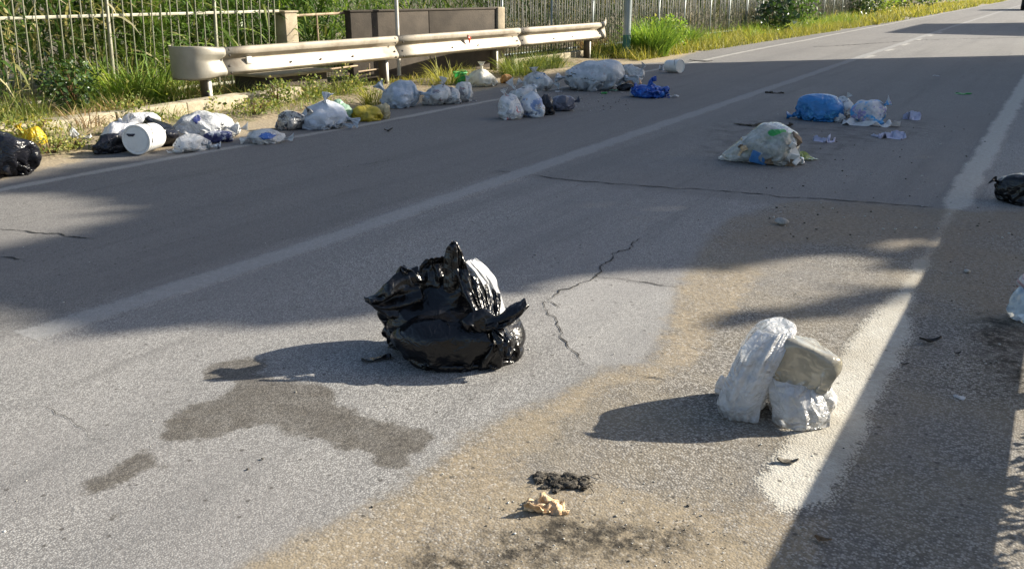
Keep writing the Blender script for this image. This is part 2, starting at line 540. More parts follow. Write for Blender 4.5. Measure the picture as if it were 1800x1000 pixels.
def marking(name, pts, half, mat, step=0.05, keepf=None, taper=1.0, strength=(1, 1, 1)):
    """painted strip following a polyline, 4 mm over the road"""
    P = np.asarray(pts, float)
    seg = np.hypot(*np.diff(P, axis=0).T)
    s = np.concatenate([[0], np.cumsum(seg)])
    n = max(2, int(s[-1] / step))
    q = np.linspace(0, 1, n) ** 1.6 * s[-1]
    cx, cy = np.interp(q, s, P[:, 0]), np.interp(q, s, P[:, 1])
    tx, ty = np.gradient(cx), np.gradient(cy)
    L = np.hypot(tx, ty); tx, ty = tx / L, ty / L
    offs = np.linspace(-1, 1, 9) * (half + 0.035)
    X = cx[:, None] + ty[:, None] * offs
    Y = cy[:, None] - tx[:, None] * offs
    m = len(offs)
    Q = np.arange(n * m).reshape(n, m)
    F = np.stack([Q[:-1, :-1].ravel(), Q[:-1, 1:].ravel(), Q[1:, 1:].ravel(), Q[1:, :-1].ravel()], 1)
    xr, yr = X.ravel(), Y.ravel()
    f = road_fields(xr, yr)
    hv = half * np.interp(cy, [4.0, 7.5], [1.0, taper])
    f['edge'] = (hv[:, None] - np.abs(offs)[None, :]).ravel()
    f['strength'] = np.repeat(np.interp(cy, [4.2, 6.0, 30], strength), m)
    f['keep'] = keepf(xr, yr) if keepf else np.zeros(n * m)
    me = mesh_from(name, np.stack([xr, yr, road_z(xr, yr) + np.tile(np.where(np.abs(offs) > half + 0.03, -0.001, 0.004), n) - 0.0075 * np.clip(1 - np.repeat(np.minimum(q, s[-1] - q), m) / 0.12, 0, 1)], 1), F, f)
    return obj(name, me, mat, road, smooth=True)


def keep_right(x, y):
    k = np.where(y < 2.36, -3.0, 0.75)
    k = np.where((y > 2.36) & (y < 2.62), (y - 2.36) * 12 - 2.4, k)
    return k - 1.1 * np.clip((y - 4.2) / 0.8, 0, 1) * np.clip((7.4 - y) / 0.4, 0, 1)


marking('edge_line', [(-0.515, 2.15), (-0.50, 7.6), (-0.47, 16), (-0.42, 40), (-0.4, 140)], 0.115, M_EDGE, 0.05, keep_right, 0.78, (1.0, 0.62, 0.75))
marking('edge_line', [(-7.36, 0.5), (-7.36, 5.3), (-7.2, 8), (-7.1, 18), (-7.2, 24), (-7.2, 60), (-7.4, 140)], 0.10, M_EDGE2, 0.08, lambda x, y: np.full(len(x), 0.1))
marking('centre_line', [(-4.1, 1.2), (-4.02, 2.3), (-3.97, 4), (-4.02, 6.7), (-4.08, 12), (-4.2, 24), (-4.3, 40), (-4.4, 140)], 0.10, M_CENTRE, 0.06, lambda x, y: np.where(y < 2.0, -1.2, 0.55))
for k in range(6):
    y0 = 22.6 + k * 2.9
    marking('centre_dash', [(-3.88 - 0.006 * y0, y0), (-3.89 - 0.006 * y0, y0 + 1.25)], 0.07, M_EDGE2, 0.1, lambda x, y: np.full(len(x), 0.6))

# cracks and dark lines: thin ragged strips in the road
M_CRACK = simple('crack_dark', (0.022, 0.02, 0.018), 0.95, var=0.4, scale=30)


def crack(pix, w, seed, amp=0.02, world=False, name='crack'):
    P = np.array(pix if world else [G(*p) for p in pix], float)
    seg = np.hypot(*np.diff(P, axis=0).T)
    s = np.concatenate([[0], np.cumsum(seg)])
    n = max(4, int(s[-1] / 0.022))
    q = np.linspace(0, s[-1], n)
    cx, cy = np.interp(q, s, P[:, 0]), np.interp(q, s, P[:, 1])
    tx, ty = np.gradient(cx), np.gradient(cy)
    L = np.hypot(tx, ty) + 1e-9; tx, ty = tx / L, ty / L
    o = amp * fbm(np.stack([q * 7, q * 0 + seed * 3.1, q * 0], 1), seed, 4) + 0.4 * amp * fbm(np.stack([q * 40, q * 0 + seed, q * 0], 1), seed + 5, 2)
    ww = w * (0.75 + 0.6 * np.clip(fbm(np.stack([q * 16, q * 0 + 9.0 + seed, q * 0], 1), seed + 9, 3), -0.7, 1.0))
    ww *= np.clip(np.minimum(q, s[-1] - q) / 0.06, 0.35, 1)
    cx, cy = cx + ty * o, cy - tx * o
    V = np.concatenate([np.stack([cx + ty * ww, cy - tx * ww, road_z(cx, cy) + 0.0035], 1), np.stack([cx - ty * ww, cy + tx * ww, road_z(cx, cy) + 0.0035], 1)])
    i = np.arange(n - 1)
    F = np.stack([i + n, i, i + 1, i + n + 1], 1)[:, ::-1]
    return obj(name, mesh_from(name, V, F), M_CRACK, road)


crack([(872, 300), (935, 308), (1000, 316), (1100, 325), (1230, 333), (1300, 338), (1390, 347), (1500, 353), (1640, 366)], 0.0085, 1, 0.022)
crack([(958, 527), (1000, 505), (1040, 486), (1060, 470), (1090, 440), (1132, 420)], 0.0048, 2, 0.03)
crack([(1044, 486), (1100, 492), (1140, 497), (1192, 504)], 0.0050, 3, 0.014)
crack([(955, 522), (970, 530), (986, 541)], 0.0034, 4, 0.012)
crack([(959, 527), (956, 541), (975, 560), (985, 590), (1010, 620), (1030, 641)], 0.0036, 5, 0.022)
crack([(-20, 402), (60, 409), (165, 419)], 0.008, 6, 0.02)
crack([(1100, 655), (1140, 663), (1178, 672)], 0.003, 7, 0.014)
crack([(600, 297), (640, 290), (690, 282)], 0.004, 21, 0.05)
crack([(0, 451), (45, 455)], 0.008, 8, 0.03)
crack([(1430, 83), (1500, 79), (1620, 71), (1800, 66), (2100, 58)], 0.05, 9, 0.05)  # wide plain dark line across the far road, same strip as the cracks
crack([(60, 715), (150, 757), (195, 775)], 0.0014, 10, 0.02)

# ------------------------------------------------------------------ plastic: a small cloth solver for crumpled bags, films and papers
_ico = {}


def ico(sub):
    if sub not in _ico:
        bm = bmesh.new()
        bmesh.ops.create_icosphere(bm, subdivisions=sub, radius=1.0)
        bm.verts.index_update()
        V = np.array([v.co[:] for v in bm.verts])
        F = np.array([[v.index for v in f.verts] for f in bm.faces])
        E_ = np.array([[v.index for v in e.verts] for e in bm.edges])
        opp = []
        for e in bm.edges:
            if len(e.link_faces) == 2:
                o = [[v.index for v in f.verts if v not in e.verts][0] for f in e.link_faces]
                opp.append(o)
        bm.free()
        _ico[sub] = (V / np.linalg.norm(V, axis=1)[:, None], F, E_, np.array(opp))
    return _ico[sub]


def solve_edges(P, Ed, L, stiff, n, fixed=None):
    d = P[Ed[:, 1]] - P[Ed[:, 0]]
    l = np.sqrt((d * d).sum(1)) + 1e-9
    c = (stiff * 0.5 * (l - L) / l)[:, None] * d
    a, b = Ed[:, 0], Ed[:, 1]
    cnt = n
    out = np.empty_like(P)
    for k in range(3):
        out[:, k] = np.bincount(a, c[:, k], len(P)) - np.bincount(b, c[:, k], len(P))
    P = P + out / cnt[:, None] * 1.6
    return P


SHARP = 18.0


def body_planes(seed, n=15, lo=0.70, hi=1.0):
    r = np.random.RandomState(seed)
    N = r.normal(size=(n, 3)); N /= np.linalg.norm(N, axis=1)[:, None]
    return N, r.uniform(lo, hi, n)


def body_radius(D, planes, cap=1.06):
    N, h = planes
    dt = D @ N.T
    q = np.where(dt > 0.05, h / np.maximum(dt, 0.05), 9)
    q = np.concatenate([q, np.full((len(D), 1), cap)], 1)
    return (np.sum(q ** -SHARP, 1)) ** (-1 / SHARP) * 1.03


def sim_bag(w, d, h, seed, sub=4, slack=1.25, knot=None, neck=0.05, tuft=0.5, iters=45, lump=(0.60, 1.0), hc=0.44, vac=0.6, nplanes=13, pleat=0.07, npl=12, warp=0.05, wfreq=3.2, limf=1.28, dent=0.17, boxy=0.0):
    """closed plastic skin of extra area drawn in over lumpy contents and tied at the knot; returns verts, faces (size w x d x h, standing on z=0)"""
    r = np.random.RandomState(seed)
    D, F, Ed, Op = ico(sub)
    ax = np.array([w / 2, d / 2, h * (1 - hc)])
    axl = np.array([w / 2, d / 2, h * hc * 1.25])
    c = np.array([0, 0, h * hc])
    planes = body_planes(seed, nplanes, *lump)
    if boxy:
        planes = (np.concatenate([np.eye(3), -np.eye(3), planes[0]]), np.concatenate([np.full(6, boxy), np.maximum(planes[1], 0.95)]))

    def scale(Dn):
        return np.where((Dn[:, 2] > 0)[:, None], ax, axl)
    dn = 1 + dent * fbm(D * 1.7, seed + 90, 2)
    R0 = body_radius(D, planes) * dn
    k = None
    ext = np.ones(len(D))
    if knot is not None:
        k = np.array(knot, float); k /= np.linalg.norm(k)
        ang = np.arccos(np.clip(D @ k, -1, 1))
        ext = 1 + tuft * np.exp(-(ang / 0.34) ** 2)
    P = c + D * (R0 * ext)[:, None] * scale(D)
    P0 = P.copy()
    L = np.linalg.norm(P[Ed[:, 1]] - P[Ed[:, 0]], axis=1) * slack
    Lo = np.linalg.norm(P[Op[:, 1]] - P[Op[:, 0]], axis=1) * slack
    n1 = np.bincount(Ed.ravel(), minlength=len(P)).astype(float)
    n2 = np.maximum(np.bincount(Op.ravel(), minlength=len(P)), 1).astype(float)
    m = min(w, d, h)
    P = P + m * warp * np.stack([fbm(D * wfreq, seed + i * 7, 3) for i in range(3)], 1)
    if k is not None and pleat > 0:
        t1 = np.cross(k, [0.31, 0.52, 0.77]); t1 /= np.linalg.norm(t1); t2 = np.cross(k, t1)
        phi = np.arctan2(D @ t2, D @ t1)
        wv = 1 - np.abs(2 * ((phi / (2 * pi) * npl + 0.9 * fbm(D * 1.6, seed + 77, 3)) % 1.0) - 1) * 2
        fall = np.clip((ang - 0.1) / 0.25, 0, 1) * np.exp(-(ang / 1.0) ** 2)
        P = P + D * (m * pleat * wv * fall)[:, None]
    prev = P.copy()
    if k is not None:
        kp = c + k * (body_radius(k[None], planes)[0] * 0.99) * scale(k[None])[0]
        kd = kp - c; kd /= np.linalg.norm(kd)
        band = (ang > 0.18) & (ang < 0.29)
    for it in range(iters):
        v = (P - prev) * 0.86
        prev = P.copy()
        P = P + v
        q = (P - c)
        P = P - q * (0.004 * vac)
        P[:, 2] -= m * 0.0016
        for s in range(3):
            P = solve_edges(P, Ed, L, 0.9, n1)
            # bending: resist folding closer than 72 % of the flat opposite distance
            dd = P[Op[:, 1]] - P[Op[:, 0]]
            ll = np.linalg.norm(dd, axis=1)
            Lb = np.where(ll < Lo * 0.9, Lo * 0.9, ll)
            P = solve_edges(P, Op, Lb, 0.22, n2)
            q = (P - c)
            sc = scale(q)
            qs = q / sc
            rr = np.linalg.norm(qs, axis=1) + 1e-9
            qd = qs / rr[:, None]
            if it % 4 == 0 and s == 0:
                dnow = 1 + dent * fbm(qd * 1.7, seed + 90, 2)
            rb = body_radius(qd, planes) * dnow * 0.93
            push = rr < rb
            P = np.where(push[:, None], c + qs / rr[:, None] * rb[:, None] * sc, P)
            lim = rb * limf * (ext ** 1.0)
            far = rr > lim
            P = np.where(far[:, None], c + qs / rr[:, None] * lim[:, None] * sc, P)
            if k is not None:
                a = np.clip(it / (iters * 0.5), 0, 1)
                rel = P[band] - kp
                al = rel @ kd
                rad = rel - al[:, None] * kd
                rl = np.linalg.norm(rad, axis=1) + 1e-9
                tgt = neck * m + (1 - a) * 0.3 * m
                f = np.minimum(1, tgt / rl)
                P[band] = kp + rad * f[:, None] + (al * (1 - 0.5 * a))[:, None] * kd
            P[:, 2] = np.maximum(P[:, 2], 0.0015)
    P[:, 2] -= P[:, 2].min() - 0.001
    return P, F


def sim_sheet(nx, ny, lx, ly, seed, squeeze=0.75, iters=50, rough=0.2, gather=None, settle=True, lift=0.5):
    """a film or paper nx x ny, crumpled by squeezing its outline; gather=(i0) pulls one end together"""
    r = np.random.RandomState(seed)
    u, v = np.meshgrid(np.linspace(-0.5, 0.5, nx), np.linspace(-0.5, 0.5, ny))
    P = np.stack([u.ravel() * lx, v.ravel() * ly, np.zeros(nx * ny)], 1)
    Q = np.arange(nx * ny).reshape(ny, nx)
    F = np.stack([Q[:-1, :-1].ravel(), Q[:-1, 1:].ravel(), Q[1:, 1:].ravel(), Q[1:, :-1].ravel()], 1)
    Ed = np.concatenate([np.stack([Q[:, :-1].ravel(), Q[:, 1:].ravel()], 1), np.stack([Q[:-1].ravel(), Q[1:].ravel()], 1),
                         np.stack([Q[:-1, :-1].ravel(), Q[1:, 1:].ravel()], 1), np.stack([Q[:-1, 1:].ravel(), Q[1:, :-1].ravel()], 1)])
    Op = np.concatenate([np.stack([Q[:, :-2].ravel(), Q[:, 2:].ravel()], 1), np.stack([Q[:-2].ravel(), Q[2:].ravel()], 1)])
    L = np.linalg.norm(P[Ed[:, 1]] - P[Ed[:, 0]], axis=1)
    Lo = np.linalg.norm(P[Op[:, 1]] - P[Op[:, 0]], axis=1)
    n1 = np.bincount(Ed.ravel(), minlength=len(P)).astype(float)
    n2 = np.maximum(np.bincount(Op.ravel(), minlength=len(P)), 1).astype(float)
    m = min(lx, ly)
    S = np.stack([P[:, 0] / m * 2.1, P[:, 1] / m * 2.1, P[:, 0] * 0 + seed], 1)
    P[:, 2] += m * rough * fbm(S, seed, 4) * 0.6 + m * lift * rough
    P[:, 0] += m * 0.08 * fbm(S + 5, seed + 3, 3)
    P[:, 1] += m * 0.08 * fbm(S + 9, seed + 5, 3)
    P[:, :2] *= squeeze
    if gather is not None:
        t = (v.ravel() + 0.5)
        w = np.clip(1 - t / gather, 0, 1)
        P[:, 0] *= 1 - 0.93 * w ** 0.7
    X0 = P.copy()
    prev = P.copy()
    for it in range(iters):
        vv = (P - prev) * 0.8
        prev = P.copy()
        P = P + vv
        P[:, :2] += (X0[:, :2] - P[:, :2]) * 0.10
        if settle:
            P[:, 2] -= m * 0.0012
        for s in range(3):
            P = solve_edges(P, Ed, L, 0.9, n1)
            dd = P[Op[:, 1]] - P[Op[:, 0]]
            ll = np.linalg.norm(dd, axis=1)
            P = solve_edges(P, Op, np.maximum(ll, Lo * 0.86), 0.2, n2)
            if settle:
                P[:, 2] = np.maximum(P[:, 2], 0.001)
    return P, F


def plastic(name, col, rough=0.28, patches=(), clear=0.0, trans=0.25, scale=14.0, bump=0.55, dirt=0.0, wr=30.0, seed=0.0, spec=0.5, stripes=None):
    """thin polythene. patches: (colour, threshold, noise scale, strength) - prints on the film and things pressed against it"""
    t = NT(name)
    p0 = t.objc()
    p = t.n('ShaderNodeVectorMath', {0: p0, 1: (seed, seed * 1.7, seed * 0.6)}, operation='ADD').outputs[0]
    n = t.noise(p, scale, 5, 0.6)
    c = t.mix(t.step(n, 0.3, 0.7), tuple(x * 0.82 for x in col), col)
    for i, (pc, th, sc, am) in enumerate(patches):
        off = t.n('ShaderNodeVectorMath', {0: p, 1: (7.3 * i + 1.1, 3.1 * i, 5.7 * i)}, operation='ADD').outputs[0]
        k = t.step(t.noise(off, sc, 3, 0.6, dist=0.6), th, th + 0.05)
        c = t.mix(t.math('MULTIPLY', k, am), c, pc)
    if stripes:
        sx = t.n('ShaderNodeSeparateXYZ', {0: p0})
        wv = t.math('FRACT', t.math('MULTIPLY', t.math('ADD', sx.outputs[2], t.math('MULTIPLY', sx.outputs[0], 0.4)), stripes[1]))
        k = t.math('LESS_THAN', wv, 0.42)
        c = t.mix(t.math('MULTIPLY', k, stripes[2]), c, stripes[0])
    if dirt:
        dz = t.step(t.n('ShaderNodeSeparateXYZ', {0: p0}).outputs[2], 0.10, 0.0)
        k = t.math('MULTIPLY', t.math('MULTIPLY', dz, t.step(t.noise(p, 20, 5, 0.7), 0.35, 0.65)), dirt)
        c = t.mix(k, c, (0.12, 0.095, 0.065))
    def crease(sc, det, dist):
        st_ = t.n('ShaderNodeMapping', {'Vector': p, 'Rotation': (0.5 + seed, 0.4, 0.9), 'Scale': (1.0, 0.6, 1.35)}).outputs[0]
        n_ = t.noise(st_, sc, det, 0.5, dist=dist)
        return t.math('SUBTRACT', 1.0, t.math('MULTIPLY', t.math('ABSOLUTE', t.math('SUBTRACT', n_, 0.5)), 5.0), clamp=True)
    h = t.math('ADD', t.math('MULTIPLY', crease(wr * 0.22, 1.0, 0.9), 1.5), t.math('MULTIPLY', crease(wr * 0.75, 1.5, 1.2), 0.45))
    h = t.math('ADD', h, t.math('MULTIPLY', t.noise(p, wr * 0.5, 3, 0.5), 0.9))
    nm = t.bump(h, bump, 0.012)
    sh = t.bsdf(c, rough, nm, **{'Specular IOR Level': spec})
    if trans > 0:
        tr = t.n('ShaderNodeBsdfTranslucent', {'Color': c, 'Normal': nm}).outputs[0]
        sh = t.n('ShaderNodeMixShader', {0: trans, 1: sh, 2: tr}).outputs[0]
    if clear > 0:
        tp = t.n('ShaderNodeBsdfTransparent', {'Color': (0.93, 0.95, 0.95)}).outputs[0]
        gl = t.n('ShaderNodeBsdfGlossy', {'Color': (1, 1, 1), 'Roughness': 0.12, 'Normal': nm}).outputs[0]
        fr = t.n('ShaderNodeFresnel', {'IOR': 1.45, 'Normal': nm}).outputs[0]
        fac = t.math('MULTIPLY', t.step(t.noise(p, scale * 1.3, 5, 0.65), 0.25, 0.8, 1.25, 0.6), clear, clamp=True)
        sh = t.n('ShaderNodeMixShader', {0: fac, 1: sh, 2: tp}).outputs[0]
        sh = t.n('ShaderNodeMixShader', {0: t.math('MULTIPLY', fr, 0.8), 1: sh, 2: gl}).outputs[0]
    return t.done(sh)


BLACK = (0.005, 0.005, 0.006)
M_BLACK = plastic('black_polythene', BLACK, 0.23, trans=0.0, bump=0.33, wr=24, spec=0.42)
M_BLACK2 = plastic('black_polythene_dusty', (0.011, 0.0115, 0.016), 0.24, trans=0.0, bump=0.5, wr=26, spec=0.45)
WHT = (0.80, 0.80, 0.82)
M_WHITE = plastic('white_polythene', WHT, 0.35, trans=0.35, bump=0.5)
M_LINER = plastic('white_liner_film', (0.88, 0.88, 0.88), 0.4, trans=0.5, bump=0.4)
M_CREAM = plastic('cream_polythene', (0.80, 0.77, 0.66), 0.38, trans=0.25, bump=0.45, wr=20)
M_GREY = plastic('grey_film', (0.66, 0.67, 0.68), 0.33, [((0.22, 0.23, 0.27), 0.57, 6.5, 0.6), ((0.75, 0.75, 0.74), 0.54, 10, 0.6)], trans=0.3, seed=2)
M_GREY2 = plastic('grey_film_pale', (0.77, 0.78, 0.78), 0.33, [((0.38, 0.38, 0.40), 0.57, 7, 0.5)], trans=0.35, seed=4)
M_NAVY = plastic('navy_print', (0.03, 0.04, 0.14), 0.3, trans=0.05)
M_YELLOW = plastic('yellow_polythene', (0.72, 0.52, 0.03), 0.35, trans=0.35, bump=0.6, wr=36)
M_OCHRE = plastic('ochre_polythene', (0.55, 0.44, 0.05), 0.35, [((0.30, 0.24, 0.05), 0.546, 6.2, 0.5)], trans=0.25)
M_PALEGREEN = plastic('pale_green_polythene', (0.33, 0.50, 0.37), 0.4, trans=0.3, seed=3)
M_BLUE = plastic('blue_polythene', (0.045, 0.24, 0.56), 0.26, [((0.12, 0.42, 0.70), 0.562, 6.8, 0.6)], trans=0.2, wr=22, bump=0.6)
M_BLUE2 = plastic('bright_blue_polythene', (0.02, 0.11, 0.50), 0.28, [((0.05, 0.25, 0.75), 0.562, 9.9, 0.7)], trans=0.25, wr=30)
M_DARKMIX = plastic('mixed_rubbish_film', (0.42, 0.41, 0.39), 0.32, [((0.03, 0.03, 0.04), 0.50, 15, 0.92), ((0.66, 0.63, 0.58), 0.54, 19, 0.8), ((0.35, 0.08, 0.06), 0.64, 17, 0.6)], trans=0.1, seed=5)
M_PRINT_RED = plastic('white_red_print', (0.82, 0.82, 0.82), 0.35, [((0.55, 0.09, 0.07), 0.60, 6.5, 0.8), ((0.30, 0.33, 0.42), 0.58, 10, 0.6)], trans=0.3, seed=6)
M_PRINT_BLUE = plastic('white_blue_print', (0.76, 0.79, 0.83), 0.35, [((0.08, 0.20, 0.52), 0.54, 5.5, 0.7), ((0.58, 0.42, 0.30), 0.60, 8, 0.7), ((0.04, 0.04, 0.07), 0.62, 13, 0.85)], trans=0.25, seed=8)
M_PRINT_DARK = plastic('white_dark_print', (0.80, 0.81, 0.81), 0.35, [((0.07, 0.07, 0.11), 0.58, 8, 0.85), ((0.48, 0.48, 0.49), 0.54, 5, 0.5)], trans=0.3, seed=9)
M_PRINT_MIX = plastic('white_mixed_print', (0.80, 0.805, 0.80), 0.35, [((0.18, 0.18, 0.22), 0.58, 9, 0.8), ((0.46, 0.24, 0.20), 0.62, 10, 0.55)], trans=0.3, seed=12)
M_SLATE = plastic('slate_polythene', (0.10, 0.105, 0.14), 0.32, [((0.22, 0.22, 0.28), 0.515, 4.3, 0.8)], trans=0.05, seed=11)
M_PURPLE = plastic('white_purple_print', (0.72, 0.72, 0.76), 0.38, [((0.28, 0.22, 0.55), 0.51, 5.5, 0.75), ((0.08, 0.42, 0.78), 0.54, 4.6, 0.95)], trans=0.3, seed=13)
M_BIGGREY = plastic('large_frosted_film', (0.54, 0.58, 0.62), 0.36, [((0.66, 0.68, 0.70), 0.55, 3.2, 0.6), ((0.20, 0.20, 0.24), 0.61, 5, 0.5), ((0.42, 0.30, 0.28), 0.64, 9, 0.5)], trans=0.25, seed=14, wr=16, bump=0.45)
M_CLEAR = plastic('clear_film', (0.66, 0.67, 0.62), 0.25, [((0.30, 0.36, 0.26), 0.60, 9, 0.4)], clear=0.46, trans=0.3, seed=15, wr=18, bump=0.6)
M_CLEARW = plastic('milky_film', (0.93, 0.93, 0.94), 0.20, clear=0.24, trans=0.50, seed=16, wr=46, bump=0.6, dirt=0.6, spec=0.7)
M_CLEARG = plastic('smoky_film', (0.36, 0.335, 0.27), 0.16, [((0.50, 0.47, 0.40), 0.55, 7, 0.5)], clear=0.12, trans=0.25, seed=17, wr=12, bump=0.35, spec=0.75)
M_PAPERTAN = plastic('tan_paper', (0.62, 0.42, 0.24), 0.8, [((0.75, 0.60, 0.40), 0.5, 30, 0.7)], trans=0.05, wr=55, bump=0.5, spec=0.2)
M_PAPERLILAC = plastic('lilac_paper', (0.62, 0.62, 0.76), 0.7, [((0.40, 0.40, 0.62), 0.6, 20, 0.6)], trans=0.2, bump=0.3, spec=0.2)
M_PAPERWHITE = plastic('white_paper', (0.74, 0.73, 0.72), 0.7, trans=0.2, bump=0.3, spec=0.2)
M_GREENPL = plastic('green_plastic', (0.05, 0.40, 0.09), 0.3, trans=0.3)
M_LIME = plastic('lime_film', (0.50, 0.58, 0.14), 0.3, trans=0.35, clear=0.15)
M_ORANGE = plastic('rust_orange_film', (0.55, 0.28, 0.08), 0.5, trans=0.2)
M_PEACH = plastic('peach_card', (0.62, 0.42, 0.30), 0.6, trans=0.05)
M_BOTTLE = plastic('pale_blue_bottle', (0.45, 0.62, 0.78), 0.12, clear=0.45, trans=0.3, wr=20, bump=0.25, seed=3)
M_WHITEHARD = simple('white_hard_plastic', (0.72, 0.71, 0.68), 0.38, var=0.10, scale=6, bump=0.05, dirt=(0.30, 0.26, 0.2), dirt_amt=0.25)
M_MATTED = simple('matted_fibre', (0.07, 0.06, 0.046), 0.95, var=0.6, scale=40, bump=0.9, bscale=80)
M_CARDW = simple('white_carton', (0.66, 0.64, 0.60), 0.6, var=0.1, scale=20)
M_CARDB = simple('blue_carton', (0.05, 0.18, 0.42), 0.5, var=0.2, scale=20)
M_DARKCARD = simple('dark_print', (0.03, 0.03, 0.05), 0.6)
M_FOODTAN = simple('brown_scraps', (0.20, 0.14, 0.09), 0.8, var=0.5, scale=30)


def place_px(x0, y0, x1, y1, dep=0.75):
    """base centre, bearing, width and height of a thing whose outline in the survey runs x0..x1, y0..y1"""
    xc = (x0 + x1) / 2
    f = G(xc, y1)
    dist = math.hypot(*f)
    dr = f / dist
    w = (x1 - x0) / FPX * depth_of(*f)
    for _ in range(3):
        c = f + dr * (w * dep * 0.40)
        w = (x1 - x0) / FPX * depth_of(*c)
    h = max(0.02, height_at(c[0], c[1], xc, y0))
    rz = math.atan2(-dr[0], dr[1])
    return (c[0], c[1], float(road_z(c[0], c[1])[0])), rz, w, h


def film_ear(lx, ly, seed, mat, name, parent, loc, rot, sq=0.55, nx=9, ny=15, rough=0.25):
    P, F = sim_sheet(nx, ny, lx, ly, seed, squeeze=1.0, rough=rough, gather=0.75, settle=False, iters=22, lift=0)
    P[:, 0] *= sq / 0.55 * np.interp(P[:, 1] / ly, [-0.5, 0.1, 0.5], [1, 1.0, 0.55])
    P[:, 1] += ly / 2
    o = obj(name, mesh_from(name, P, F), mat, parent, loc, rot, smooth=True)
    sm = o.modifiers.new('thickness', 'SOLIDIFY'); sm.thickness = 0.0025
    ss = o.modifiers.new('smooth', 'SUBSURF'); ss.levels = ss.render_levels = 1
    return o


def litter_bag(px, label, mat, seed, cat='bag', name='rubbish_bag', group=None, dep=0.75, knot=None, ears=(), tips=(), sub=4, rz=0.0, hs=1.0, gz=0.0, **kw):
    loc, r, w, h = place_px(*px, dep)
    loc = (loc[0], loc[1], loc[2] + gz)
    h = (h - gz) * hs
    root = empty(name, loc, r + rz, label, cat, group)
    kk = dict(iters=36, sub=sub)
    kk.update(kw)
    P, F = sim_bag(w, w * dep, h, seed, knot=knot, **kk)
    # fit to the surveyed width and height
    P[:, 0] *= w / (P[:, 0].max() - P[:, 0].min())
    P[:, 0] -= (P[:, 0].max() + P[:, 0].min()) / 2
    P[:, 2] *= h / P[:, 2].max()
    b = obj('sack', mesh_from('sack', P, F), mat, root, smooth=True)
    if sub >= 4:
        pass
    for i, (ex, ey, ez, le, wi, rx, ry, rzz) in enumerate(ears):
        film_ear(wi * w, le * w, seed + 50 + i, mat, 'tied_end', root, (ex * w, ey * w, ez * h), (rx, ry, rzz), rough=0.2)
    for i, tp in enumerate(tips):
        bag_tip(root, P, w, h, tp[0], mat, seed + 70 + i, *tp[1:])
    return root, w, h, P


def surf_patch(root, P, w, h, centre, rad, mat, name, seed, lift=0.004, n=11, asp=1.0):
    """a printed panel lying on the sack: a small sheet shrunk on to its nearest points"""
    cx, cz = centre[0] * w, centre[1] * h
    u, v = np.meshgrid(np.linspace(-1, 1, n), np.linspace(-1, 1, n))
    m = 1 + 0.25 * fbm(np.stack([u.ravel() * 2, v.ravel() * 2, u.ravel() * 0 + seed], 1), seed, 3)
    lu, lv = np.sqrt(1 - v.ravel() ** 2 / 2), np.sqrt(1 - u.ravel() ** 2 / 2)
    X = cx + u.ravel() * lu * rad * w * m
    Z = cz + v.ravel() * lv * rad * w * asp * m
    front = P[P[:, 1] < 0.12 * w]
    Y = np.empty(len(X))
    Zo = Z.copy()
    for i in range(len(X)):
        dd = (front[:, 0] - X[i]) ** 2 + (front[:, 2] - Z[i]) ** 2
        j = np.argsort(dd)[:5]
        wt = 1 / (dd[j] + (0.02 * w) ** 2)
        Y[i] = (front[j, 1] * wt).sum() / wt.sum()
    Q = np.arange(n * n).reshape(n, n)
    F = np.stack([Q[:-1, :-1].ravel(), Q[:-1, 1:].ravel(), Q[1:, 1:].ravel(), Q[1:, :-1].ravel()], 1)
    V = np.stack([X, Y - lift - 0.01 * w, Zo], 1)
    o = obj(name, mesh_from(name, V, F), mat, root, smooth=True)
    s = o.modifiers.new('thickness', 'SOLIDIFY'); s.thickness = 0.003
    return o


def film_piece(name, outline, mat, parent, seed, thick=0.003, nu=22, nv=16, fold=0.02, dome=0.03, depth=lambda x, z: 0.0, fq=14.0):
    """a free-hanging piece of film: left and right border curves (x, y, z) bridged by a rippled sheet"""
    Lb, Rb = [np.array(q, float) for q in outline]
    tt = np.linspace(0, 1, nu)
    Lc = np.stack([np.interp(tt, np.linspace(0, 1, len(Lb)), Lb[:, k]) for k in range(3)], 1)
    Rc = np.stack([np.interp(tt, np.linspace(0, 1, len(Rb)), Rb[:, k]) for k in range(3)], 1)
    s = np.linspace(0, 1, nv)[None, :, None]
    P = Lc[:, None] * (1 - s) + Rc[:, None] * s
    w = np.linalg.norm(Rc - Lc, axis=1)[:, None]
    q = np.stack([np.repeat(s[:, :, 0], nu, 0) * 2.5, np.repeat(tt[:, None], nv, 1) * 0.9, np.zeros((nu, nv))], -1).reshape(-1, 3)
    rip = (fbm(q * 1.7, seed, 2, True)).reshape(nu, nv) * fold + 0.35 * fold * fbm(q * 5.0, seed + 3, 3, True).reshape(nu, nv)
    P[:, :, 1] -= rip + dome * np.sin(pi * s[:, :, 0]) * np.minimum(1, w / 0.05)
    P[:, :, 0] += 0.3 * fold * fbm(q * 3 + 7, seed + 5, 3).reshape(nu, nv)
    P[:, :, 2] += 0.3 * fold * fbm(q * 3 + 17, seed + 6, 3).reshape(nu, nv)
    Q = np.arange(nu * nv).reshape(nu, nv)
    F = np.stack([Q[:-1, :-1].ravel(), Q[:-1, 1:].ravel(), Q[1:, 1:].ravel(), Q[1:, :-1].ravel()], 1)
    o = obj(name, mesh_from(name, P.reshape(-1, 3), F), mat, parent, smooth=True)
    sm = o.modifiers.new('thickness', 'SOLIDIFY'); sm.thickness = thick
    return sub1(o)




